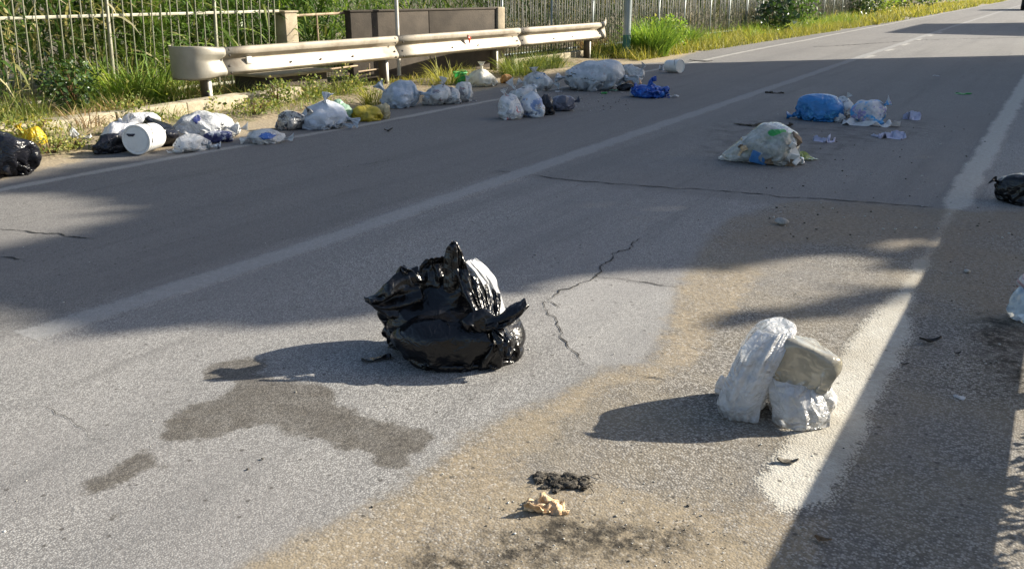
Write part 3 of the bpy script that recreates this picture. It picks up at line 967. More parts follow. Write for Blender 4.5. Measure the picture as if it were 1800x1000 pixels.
def bag_tip(root, P, w, h, ang, mat, seed, ln=0.35, wd=0.22, elev=0.75):
    """gathered end of a bag sticking out of its surface: ang = bearing in the picture plane (0 right, 90 up)"""
    d = np.array([cos(radians(ang)), -0.25, sin(radians(ang))]); d /= np.linalg.norm(d)
    c = np.array([0, 0, h * 0.45])
    q = (P - c) @ d
    b = P[np.argsort(q)[-6:]].mean(0)
    s_ = np.cross(d, [0, 1, 0]); s_ /= np.linalg.norm(s_)
    L = ln * w
    r = np.random.RandomState(seed)
    bend = r.uniform(-0.3, 0.3)
    b0 = b - d * 0.16 * L
    A = [b0 + s_ * wd * w * 0.16, b0 + d * 0.35 * L + s_ * wd * w * 0.10, b0 + d * 0.75 * L + s_ * (wd * w * 0.36 + bend * L * 0.3), b0 + d * L + s_ * (wd * w * 0.55 + bend * L)]
    B = [b0 - s_ * wd * w * 0.16, b0 + d * 0.35 * L - s_ * wd * w * 0.10, b0 + d * 0.7 * L - s_ * (wd * w * 0.36 - bend * L * 0.3), b0 + d * 0.92 * L - s_ * (wd * w * 0.5 - bend * L)]
    A = np.array(A); B = np.array(B)
    A[:, 2] = np.maximum(A[:, 2], 0.006); B[:, 2] = np.maximum(B[:, 2], 0.004)
    return film_piece('tied_end', (A, B), mat, root, seed, thick=0.002, nu=9, nv=8, fold=0.05 * w, dome=0.03 * w)

# ------------------------------------------------------------------ verge, kerbs, wall, fences, guardrail, poles
def grid_mesh(name, X, Y, Z):
    ny_, nx_ = X.shape
    Q = np.arange(nx_ * ny_).reshape(ny_, nx_)
    F = np.stack([Q[:-1, :-1].ravel(), Q[:-1, 1:].ravel(), Q[1:, 1:].ravel(), Q[1:, :-1].ravel()], 1)
    return mesh_from(name, np.stack([X.ravel(), Y.ravel(), Z.ravel()], 1), F)


def verge_edge(y):
    return np.interp(y, [-10, 4, 5, 8, 10.9, 13.4, 15.5, 19, 23.6, 31.6, 39, 50, 80, 420], [-8.3, -8.15, -8.3, -8.55, -8.45, -8.55, -8.55, -8.45, -8.25, -8.0, -7.75, -7.7, -7.7, -7.9])


def verge_z(x, y):
    x, y = np.asarray(x, float), np.asarray(y, float)
    e = verge_edge(y) - x
    b = 0.035 * np.clip(e / 0.25, -1, 1) + 0.07 * np.clip((e - 0.6) / 1.2, 0, 1)
    P_ = np.stack([x.ravel() * 2.2, y.ravel() * 2.2, x.ravel() * 0], 1)
    dip = np.clip((-9.80 - x) / 0.12, 0, 1) * np.clip((y - 8.5) / 0.5, 0, 1) * np.clip((14.2 - y) / 1.5, 0, 1)
    b = b - 0.42 * dip
    return b + (0.02 * fbm(P_, 31, 4) * 0.6).reshape(x.shape) - 0.01


vx = np.concatenate([np.arange(-22, -12, 0.5), np.arange(-12, -7.5, 0.09)])
vy = np.concatenate([np.arange(-10, 3, 0.5), np.arange(3, 24, 0.11), np.geomspace(24, 420, 70)])
VX_, VY_ = np.meshgrid(vx, vy)
tag(obj('verge', grid_mesh('verge', VX_, VY_, verge_z(VX_, VY_)), None, smooth=True), kind='structure')
vm = NT('verge_soil')
_p = vm.pos()
_f = vm.noise(_p, 22, 6, 0.7)
_c = vm.mix(vm.step(_f, 0.3, 0.7), (0.12, 0.09, 0.055), (0.36, 0.29, 0.19))
_c = vm.mix(vm.math('MULTIPLY', vm.step(vm.noise(_p, 1.6, 5, 0.65), 0.46, 0.62), 0.75), _c, (0.11, 0.11, 0.04))
bpy.data.objects['verge'].data.materials.append(vm.done(vm.bsdf(_c, 0.95, vm.bump(_f, 0.9, 0.02))))

# right shoulder beyond the paved strip
rx = np.arange(2.4, 8.1, 0.4)
RX_, RY_ = np.meshgrid(rx, np.concatenate([np.arange(-10, 30, 0.5), np.geomspace(30, 420, 50)]))
tag(obj('shoulder', grid_mesh('shoulder', RX_, RY_, 0.04 * np.clip((RX_ - 2.6) / 0.4, -1, 1) + 0.01 * fbm(np.stack([RX_.ravel(), RY_.ravel(), RX_.ravel() * 0], 1), 4, 3).reshape(RX_.shape)), vm.m, smooth=True), kind='structure')

M_CONC = simple('kerb_concrete', (0.40, 0.345, 0.245), 0.9, var=0.3, scale=6, bump=0.6, bscale=60, dirt=(0.16, 0.12, 0.075), dirt_amt=0.6)
M_CONCD = simple('dark_weathered_concrete', (0.066, 0.053, 0.040), 0.92, var=0.30, scale=3, bump=0.5, bscale=50, dirt=(0.035, 0.029, 0.022), dirt_amt=0.5)
M_CONCP = simple('pillar_concrete', (0.36, 0.30, 0.21), 0.9, var=0.25, scale=5, bump=0.5, bscale=50, dirt=(0.2, 0.15, 0.1), dirt_amt=0.5)
M_GALV = simple('galvanised_steel', (0.33, 0.29, 0.23), 0.52, metal=0.2, var=0.16, scale=4, dirt=(0.15, 0.105, 0.065), dirt_amt=0.55)
M_GALVP = simple('galvanised_post', (0.10, 0.078, 0.056), 0.6, metal=0.1, var=0.3, scale=7, dirt=(0.12, 0.08, 0.05), dirt_amt=0.6)  # brown darkened for the rail posts' shaded faces
M_POSTL = simple('galvanised_post_pale', (0.55, 0.52, 0.46), 0.55, metal=0.15, var=0.2, scale=9)  # pale steel, also painting sunlight on the rail posts
M_FENCE = simple('fence_paint', (0.36, 0.35, 0.27), 0.5, var=0.22, scale=5, dirt=(0.22, 0.15, 0.09), dirt_amt=0.45)
M_FENCEG = simple('fence_grey_green', (0.075, 0.082, 0.066), 0.55, var=0.25, scale=5, dirt=(0.15, 0.12, 0.08), dirt_amt=0.4)
M_POLE = simple('pole_paint', (0.26, 0.30, 0.30), 0.45, metal=0.2, var=0.12, scale=4)
M_POLEG = simple('pole_green_base', (0.02, 0.13, 0.10), 0.5, var=0.3, scale=9, dirt=(0.2, 0.2, 0.17), dirt_amt=0.4)
M_RUST = simple('rusty_pipe', (0.36, 0.27, 0.17), 0.7, var=0.35, scale=9, dirt=(0.18, 0.09, 0.05), dirt_amt=0.6)
M_BOLT = simple('bolt_dark', (0.05, 0.045, 0.04), 0.5, metal=0.6)
M_REDREF = simple('red_reflector', (0.35, 0.05, 0.03), 0.25)


def kerb_run(A, B, h, t, n, label, seed):
    """a run of cast kerb stones, each a part of its own"""
    A, B = np.array(A, float), np.array(B, float)
    root = empty('concrete_kerb', (A[0], A[1], 0), 0, label, 'kerb')
    L = np.linalg.norm(B - A); dr = (B - A) / L
    rz = math.atan2(dr[1], dr[0])
    r = np.random.RandomState(seed)
    l1 = L / n
    for i in range(n):
        mb = MB()
        mb.box((0, 0, 0), (l1 - 0.012, t, h + 0.12), bev=0.012)
        me = mb.mesh('kerb_stone')
        co = np.array([v.co[:] for v in me.vertices])
        co += 0.012 * np.stack([fbm(co * 6 + seed + i * 3, k + i, 3) for k in range(3)], 1)
        me.vertices.foreach_set('co', co.astype(np.float32).ravel())
        m = dr * (i + 0.5) * l1
        obj('kerb_stone', me, M_CONC, root, (m[0], m[1], (h - 0.12) / 2 + r.uniform(-0.015, 0.015)), (r.uniform(-0.03, 0.03), r.uniform(-0.015, 0.015), rz + r.uniform(-0.012, 0.012)))
    return root


kerb_run((-9.62, 2.2), (-9.60, 9.3), 0.20, 0.24, 7, 'low cream concrete kerb behind the bags and the tub at left', 1)
kerb_run((-9.90, 15.75), (-9.86, 19.0), 0.19, 0.22, 3, 'low concrete kerb under the far end of the guardrail', 2)

# concrete block beside the culvert, at the foot of the gate pillar
cbk = empty('culvert_block', (-10.35, 9.75, 0), 0, 'brown stained concrete block under the guardrail at the foot of the cream pillar', 'concrete block')
mb = MB(); mb.box((0, 0, 0.0), (0.75, 1.25, 0.68), bev=0.02); mb.build('block_body', M_CONCD, cbk)
mb = MB(); mb.box((0.05, 0.0, 0.36), (0.80, 1.33, 0.05), bev=0.012); mb.build('capping', M_CONCP, cbk)

# brown concrete wall
A, B = np.array((-10.66, 11.75)), np.array((-9.86, 15.22))
dr = (B - A) / np.linalg.norm(B - A); Lw = np.linalg.norm(B - A)
nr = np.array((dr[1], -dr[0]))
wl = empty('concrete_wall', (*((A + B) / 2 - nr * 0.09), 0), math.atan2(dr[1], dr[0]), 'dark brown concrete wall standing behind the guardrail', 'wall')
for i in range(2):
    mb = MB(); mb.box((0, 0, 0), (Lw / 2 - 0.012, 0.18, 1.30 + 0.40), bev=0.008)
    mb.build('wall_panel', M_CONCD, wl, ((i - 0.5) * Lw / 2, 0, 0.35))
mb = MB(); mb.box((0, 0, 0), (Lw + 0.02, 0.21, 0.035), bev=0.008); mb.build('coping', M_CONCD, wl, (0, 0, 1.2185))
mb = MB(); mb.box((0, 0, 0), (0.20, 0.26, 1.36), bev=0.012); mb.build('end_pier', M_CONCP, wl, (Lw / 2 + 0.10, 0, 0.56))

# gate pillar and sluice frame on its right
gp = empty('gate_pillar', (-11.03, 10.60, 0), 0, 'cream concrete pillar at the left end of the open pipe frame', 'pillar')
mb = MB(); mb.box((0, 0, 0.60), (0.24, 0.27, 1.24), bev=0.012); mb.build('shaft', M_CONCP, gp)
mb = MB(); mb.box((0, 0, 1.235), (0.28, 0.31, 0.03), bev=0.008); mb.build('cap', M_CONCP, gp)
sf = empty('pipe_frame', (-10.95, 10.75, 0), 0, 'rusty pipe frame between the cream pillar and the brown wall, reeds behind it', 'frame')
dx = lambda y: (y - 10.75) * 0.06
for nm, a, b, r_ in [('top_rail', (0.0, 0.0, 1.17), (0.08, 1.27, 1.19), 0.022), ('bottom_rail', (0.0, 0, 0.70), (0.08, 1.27, 0.68), 0.018), ('low_rail', (0.3, 0.05, 0.28), (0.30, 1.6, 0.30), 0.016), ('low_rail', (0.38, 0.0, 0.06), (0.42, 2.3, 0.08), 0.016), ('low_rail', (0.40, 1.0, 0.20), (0.43, 2.3, 0.22), 0.014)]:
    mb = MB(); mb.tube([a, b], r_, 8); mb.build(nm, M_RUST, sf, smooth=False, auto=40)
for (x, y, z0, z1) in [(0.03, 0.45, 0.70, 1.17), (0.08, 1.25, 0.2, 1.19), (0.36, 1.35, -0.45, 0.32), (0.40, 0.75, -0.45, 0.2)]:
    mb = MB(); mb.tube([(x, y, z0), (x, y, z1)], 0.016, 8); mb.build('upright', M_RUST, sf, auto=40)
mb = MB(); mb.box((-0.05, 0.62, 0.62), (0.25, 1.25, 0.06), bev=0.008); mb.build('sill', M_CONCD, sf)


# railing fences
def fence(A, B, posts, h0, h1, rails, dbar, rbar, mbar, mpost, label, hook=True, lean=0.0):
    A, B = np.array(A, float), np.array(B, float)
    L = np.linalg.norm(B - A); dr = (B - A) / L
    rz = math.atan2(dr[1], dr[0]) - pi / 2          # local y runs along the fence, local +x to the road
    root = empty('railing_fence', (A[0], A[1], 0), rz, label, 'fence')
    for z in rails:
        mb = MB(); mb.box((0, L / 2, z), (0.032, L, 0.040), bev=0.004); mb.build('rail', mpost, root)
    for y in posts:
        t = (y - A[1]) / dr[1]
        mb = MB(); mb.tube([(0, 0, -0.05), (0, 0, h1 - 0.03), (0.012, 0, h1), (0.05, 0, h1 + 0.02)] if hook else [(0, 0, -0.05), (0, 0, h1 + 0.04)], 0.030 if hook else 0.028, 8)
        mb.build('post', mpost, root, rot=(-lean, 0, 0), auto=40) if False else obj('post', mb.mesh('post'), mpost, root, (0, t, 0), (-lean, 0, 0))
    mb = MB()
    pts = [(0.026, 0, h0), (0.026, 0, h1 - 0.08), (0.030, 0, h1 - 0.03), (0.05, 0, h1), (0.085, 0, h1 + 0.01)] if hook else [(0.024, 0, h0), (0.024, 0, h1)]
    mb.tube(pts, rbar, 6, squash=1.0)
    me = mb.mesh('bar'); me.materials.append(mbar)
    me.polygons.foreach_set('use_smooth', [True] * len(me.polygons))
    n = int(L / dbar)
    pt = [(y - A[1]) / dr[1] for y in posts]
    r = np.random.RandomState(3)
    for i in range(n):
        t = (i + 0.5) * dbar
        if min([abs(t - p) for p in pt] + [9]) < 0.05:
            continue
        obj('bar', me, None, root, (0, t, r.uniform(-0.01, 0.01)), (r.normal(0, 0.006) - lean, r.normal(0, 0.012), 0))
    return root


fence((-11.36, 2.6), (-10.98, 10.40), [3.9, 5.63, 7.35, 9.08], 0.04, 1.53, [0.20, 1.25], 0.148, 0.0105, simple('fence_bar_paint', (0.27, 0.275, 0.20), 0.55, var=0.25, scale=5, dirt=(0.2, 0.14, 0.08), dirt_amt=0.5), M_FENCE, 'old pale metal railing with hooked bar tops, at left in front of the reeds', lean=0.06)
fence((-10.36, 15.55), (-9.82, 28.4), [16.16, 18.18, 20.14, 22.1, 24.0, 25.81, 27.87], 0.10, 1.55, [0.22, 1.45], 0.115, 0.011, M_FENCEG, M_POLE, 'grey railing of close upright bars behind the far half of the guardrail', hook=False)
fence((-9.83, 28.55), (-9.9, 52.0), [29.73, 31.68, 33.6, 35.6, 37.6, 39.6, 41.6, 43.6, 45.6, 47.6, 49.6], 0.10, 1.55, [0.22, 1.45], 0.125, 0.012, M_FENCEG, M_POLE, 'far railing running on behind the yellow-green verge towards the bend', hook=False)

# guardrail
GR = empty('guardrail', (0, 0, 0), 0, 'pale steel guardrail on four posts along the left side of the road', 'guardrail')
PROF = [(0.012, 0.830), (0.026, 0.842), (0.062, 0.834), (0.083, 0.808), (0.087, 0.762), (0.080, 0.742), (0.012, 0.694), (0.003, 0.680), (0.003, 0.664), (0.010, 0.650), (0.066, 0.568), (0.084, 0.532), (0.086, 0.508), (0.072, 0.486), (0.030, 0.462), (0.014, 0.470)]


def rail_x(y):
    return np.interp(y, [7.0, 7.9, 18.8, 20], [-9.78, -9.75, -9.39, -9.35]) - 0.02


def beam_mesh(name, ys_, end=None):
    V, m = [], len(PROF)
    for y in ys_:
        for (px_, pz_) in PROF:
            V.append((rail_x(y) + px_, y, pz_))
    n_ = len(ys_)
    Q = np.arange(n_ * m).reshape(n_, m)
    F = np.stack([Q[:-1, :-1].ravel(), Q[:-1, 1:].ravel(), Q[1:, 1:].ravel(), Q[1:, :-1].ravel()], 1)
    return mesh_from(name, V, F)


def solid(o, th=0.004, off=-1):
    s = o.modifiers.new('thickness', 'SOLIDIFY'); s.thickness = th; s.offset = off
    return o


for a, b in [(8.12, 11.72), (11.70, 15.47), (15.45, 19.0)]:
    k = 0.003 if a == 11.70 else 0.0
    me = beam_mesh('beam', np.linspace(a, b, 8))
    o = solid(obj('beam', me, M_GALV, GR, (k, 0, 0), smooth=True)); me.set_sharp_from_angle(angle=radians(28))
# near terminal: the beam flattens, grows taller and curls back in a bull nose
V = []
m = len(PROF); ns = 26
for i in range(ns):
    s = i / (ns - 1)
    run = s * 0.92
    f = np.clip(s / 0.48, 0, 1); f = f * f * (3 - 2 * f)
    if run < 0.20:
        cx, cy, nx_, ny_ = 0.0, 8.14 - run, 1.0, 0.0
    else:
        R_ = 0.27
        an = min((run - 0.20) / R_, pi * 0.85)
        extra = 0
        cx, cy = -R_ + R_ * cos(an), 8.14 - 0.20 - R_ * sin(an) + extra
        nx_, ny_ = cos(an), -sin(an)
    for j, (px_, pz_) in enumerate(PROF):
        u_ = (px_ * (1 - f) + 0.075 * f)
        zc = 0.652
        zz = zc + (pz_ - zc) * (1 + 0.16 * f)
        V.append((rail_x(8.0) + cx + nx_ * u_ + 0.003, cy + ny_ * u_, zz))
Q = np.arange(ns * m).reshape(ns, m)
F = np.stack([Q[:-1, :-1].ravel(), Q[:-1, 1:].ravel(), Q[1:, 1:].ravel(), Q[1:, :-1].ravel()], 1)[:, ::-1]
solid(obj('end_terminal', mesh_from('end_terminal', V, F), simple('terminal_grey', (0.30, 0.28, 0.235), 0.5, metal=0.15, var=0.15, scale=4, dirt=(0.26, 0.2, 0.13), dirt_amt=0.45), GR, smooth=True), 0.004, 1)
# far terminal: short fishtail turned up and away
V = []
ns = 8
for i in range(ns):
    s = i / (ns - 1)
    for (px_, pz_) in PROF:
        zc = 0.652
        V.append((rail_x(19.0) + px_ * (1 - 0.6 * s) - 0.16 * s * s, 18.98 + 0.62 * s, zc + (pz_ - zc) * (1 + 0.30 * s ** 2) + 0.04 * s ** 2))
Q = np.arange(ns * m).reshape(ns, m)
F = np.stack([Q[:-1, :-1].ravel(), Q[:-1, 1:].ravel(), Q[1:, 1:].ravel(), Q[1:, :-1].ravel()], 1)
solid(obj('end_terminal', mesh_from('end_terminal', V, F), M_GALV, GR, (0.003, 0, 0), smooth=True))
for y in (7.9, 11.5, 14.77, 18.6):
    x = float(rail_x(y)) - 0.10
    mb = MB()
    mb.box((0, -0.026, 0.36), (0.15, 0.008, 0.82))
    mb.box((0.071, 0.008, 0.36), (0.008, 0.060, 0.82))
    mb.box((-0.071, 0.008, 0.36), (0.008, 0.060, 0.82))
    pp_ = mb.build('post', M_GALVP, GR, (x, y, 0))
    mb = MB(); mb.box((0.077, 0.010, 0.24), (0.004, 0.062, 0.50)); mb.build('sunlit_flange', M_POSTL, pp_)  # pale strip laid on the post, its colour standing in for sunlight
    mb = MB(); mb.box((0, 0, 0), (0.022, 0.10, 0.16), bev=0.004); mb.build('spacer', M_GALVP, GR, (x + 0.088, y, 0.655))
bm_ = MB(); bm_.tube([(0, 0, 0), (0.012, 0, 0)], [0.017, 0.014], 8)
bolt_me = bm_.mesh('bolt'); bolt_me.materials.append(M_BOLT)
for y in (8.2, 11.62, 11.82, 15.37, 15.57, 18.9):
    for (px_, pz_) in ((0.074, 0.806), (0.082, 0.73), (0.060, 0.592), (0.086, 0.50)):
        obj('bolt', bolt_me, None, GR, (float(rail_x(y)) + px_, y, pz_), (0, radians(0), 0))
for y in (9.3, 9.9, 10.6, 13.2, 14.0, 16.8, 17.6):
    obj('bolt', bolt_me, None, GR, (float(rail_x(y)) + 0.074, y, 0.576), (0, 0, 0))
mb = MB(); mb.poly([(0, -0.06, 0.10), (0, 0.06, 0.05), (0, 0.0, -0.07), (0.006, -0.06, 0.10), (0.006, 0.06, 0.05), (0.006, 0.0, -0.07)], [(0, 1, 2), (5, 4, 3), (0, 3, 4, 1), (1, 4, 5, 2), (2, 5, 3, 0)])
mb.build('red_reflector', M_REDREF, GR, (float(rail_x(13.7)) + 0.088, 13.7, 0.68))
mb = MB(); mb.box((0, 0, 0), (0.03, 0.09, 0.10), bev=0.006)
mb.build('clamp', M_POSTL, GR, (float(rail_x(8.5)) + 0.05, 8.55, 0.645))

# poles
pl = empty('steel_pole', (-10.27, 12.55, 0), 0, 'thin galvanised pole in front of the brown wall', 'pole')
mb = MB(); mb.tube([(0, 0, -0.05), (0, 0, 3.4)], 0.036, 12); mb.build('shaft', M_POSTL, pl, auto=40)
mb = MB(); mb.box((0, 0, 0.015), (0.20, 0.20, 0.03), bev=0.005); mb.build('foot_plate', M_GALVP, pl, (0, 0, 0.06))
g = G(1103, 108)
lp = empty('lamp_post', (-8.92, 19.5, 0), 0, 'thick grey pole with a green base, standing at the far end of the guardrail', 'pole')
mb = MB(); mb.tube([(0, 0, -0.05), (0, 0, 0.55)], 0.098, 18); mb.build('base', M_POLEG, lp, auto=40)
mb = MB(); mb.tube([(0, 0, 0.55), (0, 0, 7.0)], [0.092, 0.06], 18); mb.build('shaft', M_POLE, lp, auto=40)
mb = MB(); mb.tube([(0, 0, 6.9), (0.3, 0, 7.3), (1.3, 0, 7.45)], 0.035, 8); mb.build('arm', M_POLE, lp, auto=40)
mb = MB(); mb.box((1.55, 0, 7.45), (0.6, 0.22, 0.10), bev=0.03); mb.build('lamp_head', M_POLE, lp)

# guardrail on the near side of the road, right of the photographer
NG = empty('guardrail', (0.63, 0, 0), 0, 'guardrail on the right shoulder, seen only by the shadow it throws on the edge line', 'guardrail')
for a, b in [(-4.0, 0.2), (0.2, 4.4), (4.4, 8.6)]:
    V = [(px_ * -1 + 0.0, y, pz_ - 0.095) for y in np.linspace(a, b, 4) for (px_, pz_) in PROF]
    Q = np.arange(4 * m).reshape(4, m)
    F = np.stack([Q[:-1, :-1].ravel(), Q[:-1, 1:].ravel(), Q[1:, 1:].ravel(), Q[1:, :-1].ravel()], 1)
    solid(obj('beam', mesh_from('beam', V, F), M_GALV, NG, smooth=True))
for y in (-3.5, 0.4, 4.45, 8.4):
    mb = MB(); mb.box((0.09, 0, 0.33), (0.12, 0.06, 0.76), bev=0.005); mb.build('post', M_GALVP, NG, (0, y, 0))

# ------------------------------------------------------------------ houses and tree on the right whose shade lies on the road
M_WALLP = simple('house_plaster', (0.62, 0.55, 0.43), 0.9, var=0.12, scale=1.5, bump=0.2)
M_ROOFT = simple('roof_tile', (0.33, 0.14, 0.08), 0.85, var=0.3, scale=5)
M_GLASSD = simple('window_glass', (0.05, 0.06, 0.07), 0.08, var=0.1)
M_WOODD = simple('shutter_wood', (0.10, 0.14, 0.09), 0.6)


def house(x0, x1, y0, y1, H, label):
    root = empty('house', ((x0 + x1) / 2, (y0 + y1) / 2, 0), 0, label, 'house')
    w, l = x1 - x0, y1 - y0
    mb = MB(); mb.box((0, 0, H / 2 - 0.1), (w, l, H)); mb.build('wall', M_WALLP, root)
    mb = MB(); mb.box((0, 0, H + 0.02), (w + 0.3, l + 0.3, 0.18), bev=0.02); mb.build('roof', M_ROOFT, root)
    for fl in range(int(H // 3)):
        for k in range(max(1, int(l // 2.6))):
            y = -l / 2 + (k + 0.5) * l / max(1, int(l // 2.6))
            mb = MB(); mb.box((0, 0, 0), (0.10, 1.1, 1.5), bev=0.01)
            f = mb.build('window', M_WOODD, root, (-w / 2 - 0.03, y, 1.6 + fl * 3))
            mb = MB(); mb.box((0, 0, 0), (0.02, 0.86, 1.26)); mb.build('pane', M_GLASSD, f, (-0.052, 0, 0))
    mb = MB(); mb.box((0, 0, 0), (0.08, 1.0, 2.1), bev=0.01); d = mb.build('door', M_WOODD, root, (-w / 2 - 0.02, l / 2 - 1.0, 1.0))
    return root


house(5.0, 10.0, 23.0, 32.0, 9.5, 'flat roofed plastered house right of the road, out of the picture, shading both lanes')
house(4.2, 9.5, 47.0, 57.0, 7.0, 'second plastered house farther along the right of the road, out of the picture')

M_BARK = simple('bark', (0.13, 0.10, 0.075), 0.95, var=0.4, scale=9, bump=0.9, bscale=25)


def foliage(name, stops, trans=0.38, rough=0.5, spec=0.4):
    t = NT(name)
    tint = t.attr('tint')
    n = t.noise(t.pos(), 1.2, 3, 0.6)
    f = t.math('ADD', tint, t.math('MULTIPLY', t.math('SUBTRACT', n, 0.5), 0.25), clamp=True)
    c = t.ramp(f, stops)
    sh = t.bsdf(c, rough, **{'Specular IOR Level': spec})
    tr = t.n('ShaderNodeBsdfTranslucent', {'Color': t.mix(1.0, c, (1.25, 1.2, 0.7), 'MULTIPLY')}).outputs[0]
    return t.done(t.n('ShaderNodeMixShader', {0: trans, 1: sh, 2: tr}).outputs[0])


M_TREELEAF = foliage('tree_leaf', [(0, (0.03, 0.055, 0.015)), (1, (0.07, 0.11, 0.03))], 0.12)


def leaf_cloud(P, size, r, flat=0.0, tint=None, asp=0.62):
    """folded leaves (two quads each) centred at P with random attitude"""
    n = len(P)
    a = r.normal(size=(n, 3)); a[:, 2] = a[:, 2] * (1 - flat) ; a /= np.linalg.norm(a, axis=1)[:, None]
    b = r.normal(size=(n, 3)); b -= (b * a).sum(1)[:, None] * a; b /= np.linalg.norm(b, axis=1)[:, None]
    c = np.cross(a, b)
    s = (size * r.uniform(0.6, 1.3, n))[:, None]
    w = s * asp / 2
    V = np.stack([P - a * s / 2, P - a * s * 0.05 + b * w + c * w * 0.45, P + a * s / 2 - c * s * 0.12, P - a * s * 0.05 - b * w + c * w * 0.45], 1)
    mid = P + a * s * 0.0
    i = np.arange(n)[:, None] * 4
    F = np.concatenate([i + np.array([[0, 1, 2]]), i + np.array([[0, 2, 3]])])
    T = np.repeat(r.uniform(0, 1, n) if tint is None else tint, 4)
    return V.reshape(-1, 3), F, T


def in_poly(P, poly):
    return sdf_poly(P[:, 0], P[:, 1], poly)


def shade_tree(polys, holes, Dlo, Dhi, n, seed, label, trunk, limbs, fringe=None):
    """unseen tree, its crown shaped from the shade outline wanted on the road"""
    r = np.random.RandomState(seed)
    root = empty('broadleaf_tree', (trunk[0][0], trunk[0][1], 0), 0, label, 'tree')
    pts = []
    allp = np.concatenate(polys)
    lo, hi = allp.min(0) - 0.5, allp.max(0) + 0.5
    while sum(len(q) for q in pts) < n:
        q = r.uniform(lo, hi, (20000, 2))
        nz = 0.16 * fbm(np.stack([q[:, 0] * 1.3, q[:, 1] * 1.3, q[:, 0] * 0], 1), seed, 3)
        s = np.max([in_poly(q, p_) for p_ in polys], axis=0)
        for h_ in holes:
            s = np.minimum(s, -in_poly(q, h_))
        ok = s + nz > 0
        if fringe is not None:
            sf_ = in_poly(q, fringe)
            fr = fbm(np.stack([(q[:, 0] * 0.73 + q[:, 1] * 0.68) * 1.1, (q[:, 0] * 0.68 - q[:, 1] * 0.73) * 3.0, q[:, 0] * 0 + 7], 1), seed + 3, 3)
            ok |= (sf_ > 0) & (fr > 0.12) & (r.uniform(size=len(q)) < 0.8)
        pts.append(q[ok])
    q = np.concatenate(pts)[:n]
    D = r.uniform(Dlo, Dhi, n)
    D = np.where(r.uniform(size=n) < 0.5, D, (Dlo + Dhi) / 2 + (D - (Dlo + Dhi) / 2) * 0.4)
    k = (D - q[:, 0]) / SUNV[0]  # leaves set back along the sun rays from that shade outline
    P = np.stack([D, q[:, 1] + k * SUNV[1], k * SUNV[2]], 1)
    k2 = P[:, 2] > 1.5
    P = P[k2]
    V, F, T = leaf_cloud(P - np.array([trunk[0][0], trunk[0][1], 0]), np.full(len(P), 0.24), r)
    obj('crown', mesh_from('crown', V, F, {'tint': T}), M_TREELEAF, root)
    o = np.array([trunk[0][0], trunk[0][1], 0])
    mb = MB(); mb.tube([np.array(p_) - o for p_ in trunk], np.linspace(0.24, 0.07, len(trunk)), 10); mb.build('trunk', M_BARK, root, auto=60)
    for l_ in limbs:
        mb = MB(); mb.tube([np.array(p_) - o for p_ in l_], np.linspace(0.10, 0.02, len(l_)), 7); mb.build('limb', M_BARK, root, auto=60)
    return root


SH = pxpoly([(-160, 535), (0, 545), (200, 566), (400, 570), (550, 555), (650, 535), (720, 515), (850, 500), (1000, 486), (1200, 468), (1330, 455), (1480, 440), (1640, 425), (1800, 410)]) + [np.array((3.0, 9.0)), np.array((3.0, 16)), np.array((-5.5, 16)), np.array((-8.3, 14.0))] + pxpoly([(860, 152), (700, 192), (560, 220), (440, 238), (300, 262), (150, 292), (0, 325), (-160, 350)])
HOLE = [pxpoly([(-200, 346), (0, 344), (100, 350), (200, 357), (280, 371), (215, 395), (120, 418), (0, 445), (-200, 490)])]
FR = pxpoly([(1150, 500), (1300, 450), (1450, 425), (1640, 400), (1650, 470), (1600, 520), (1480, 545), (1350, 565), (1240, 560)])
shade_tree([SH], HOLE, 6.5, 9.5, 44000, 5, 'broad leafy tree on the right roadside, out of the picture, its crown shaped to throw the soft shade',
           [(8, 17.5, -0.1), (8.05, 17.6, 3), (7.9, 17.8, 6), (8.0, 18.2, 8.5), (8.0, 18.6, 10)],
           [[(8, 17.6, 3.2), (7.8, 16.6, 5.5), (7.7, 15.8, 7.5)], [(8, 17.7, 4), (8.3, 19.5, 6), (8.2, 21.5, 8)], [(8, 17.9, 6.5), (7.6, 19.5, 8.6), (7.4, 22, 10.2)]], FR)


# ------------------------------------------------------------------ plants
def blades(n, root, h, w, r, tilt=(0.05, 0.5), curl=(0.3, 1.6), seg=5, az=None, tint=None, azspread=None):
    """arching strips of leaf: n blades; root (n,3); h,w arrays"""
    a = r.uniform(0, 2 * pi, n) if az is None else az
    t0 = r.uniform(*tilt, n)
    cu = r.uniform(*curl, n)
    h = np.broadcast_to(h, (n,)); w = np.broadcast_to(w, (n,))
    tw = a + pi / 2 + r.normal(0, 0.5, n)
    P = np.array(root, float)
    rows = []
    for i in range(seg + 1):
        s = i / seg
        ww = w * (0.55 + 0.9 * s) * (1 - s ** 2.2) if seg > 3 else w * (1 - s)
        ww = np.maximum(ww, 0.0008)
        off = np.stack([np.cos(tw) * ww / 2, np.sin(tw) * ww / 2, 0.12 * ww], 1)
        rows.append(np.stack([P - off, P + off], 1))
        th = t0 + cu * (s + 0.5 / seg)
        st = (h / seg)[:, None]
        P = P + st * np.stack([np.sin(th) * np.cos(a), np.sin(th) * np.sin(a), np.cos(th)], 1)
    V = np.stack(rows, 1)                         # n, seg+1, 2, 3
    k = (np.arange(n) * (seg + 1) * 2)[:, None]
    F = []
    for i in range(seg):
        F.append(k + np.array([[2 * i, 2 * i + 1, 2 * i + 3, 2 * i + 2]]))
    T = r.uniform(0, 1, n) if tint is None else tint
    return V.reshape(-1, 3), np.concatenate(F), np.repeat(T, (seg + 1) * 2)


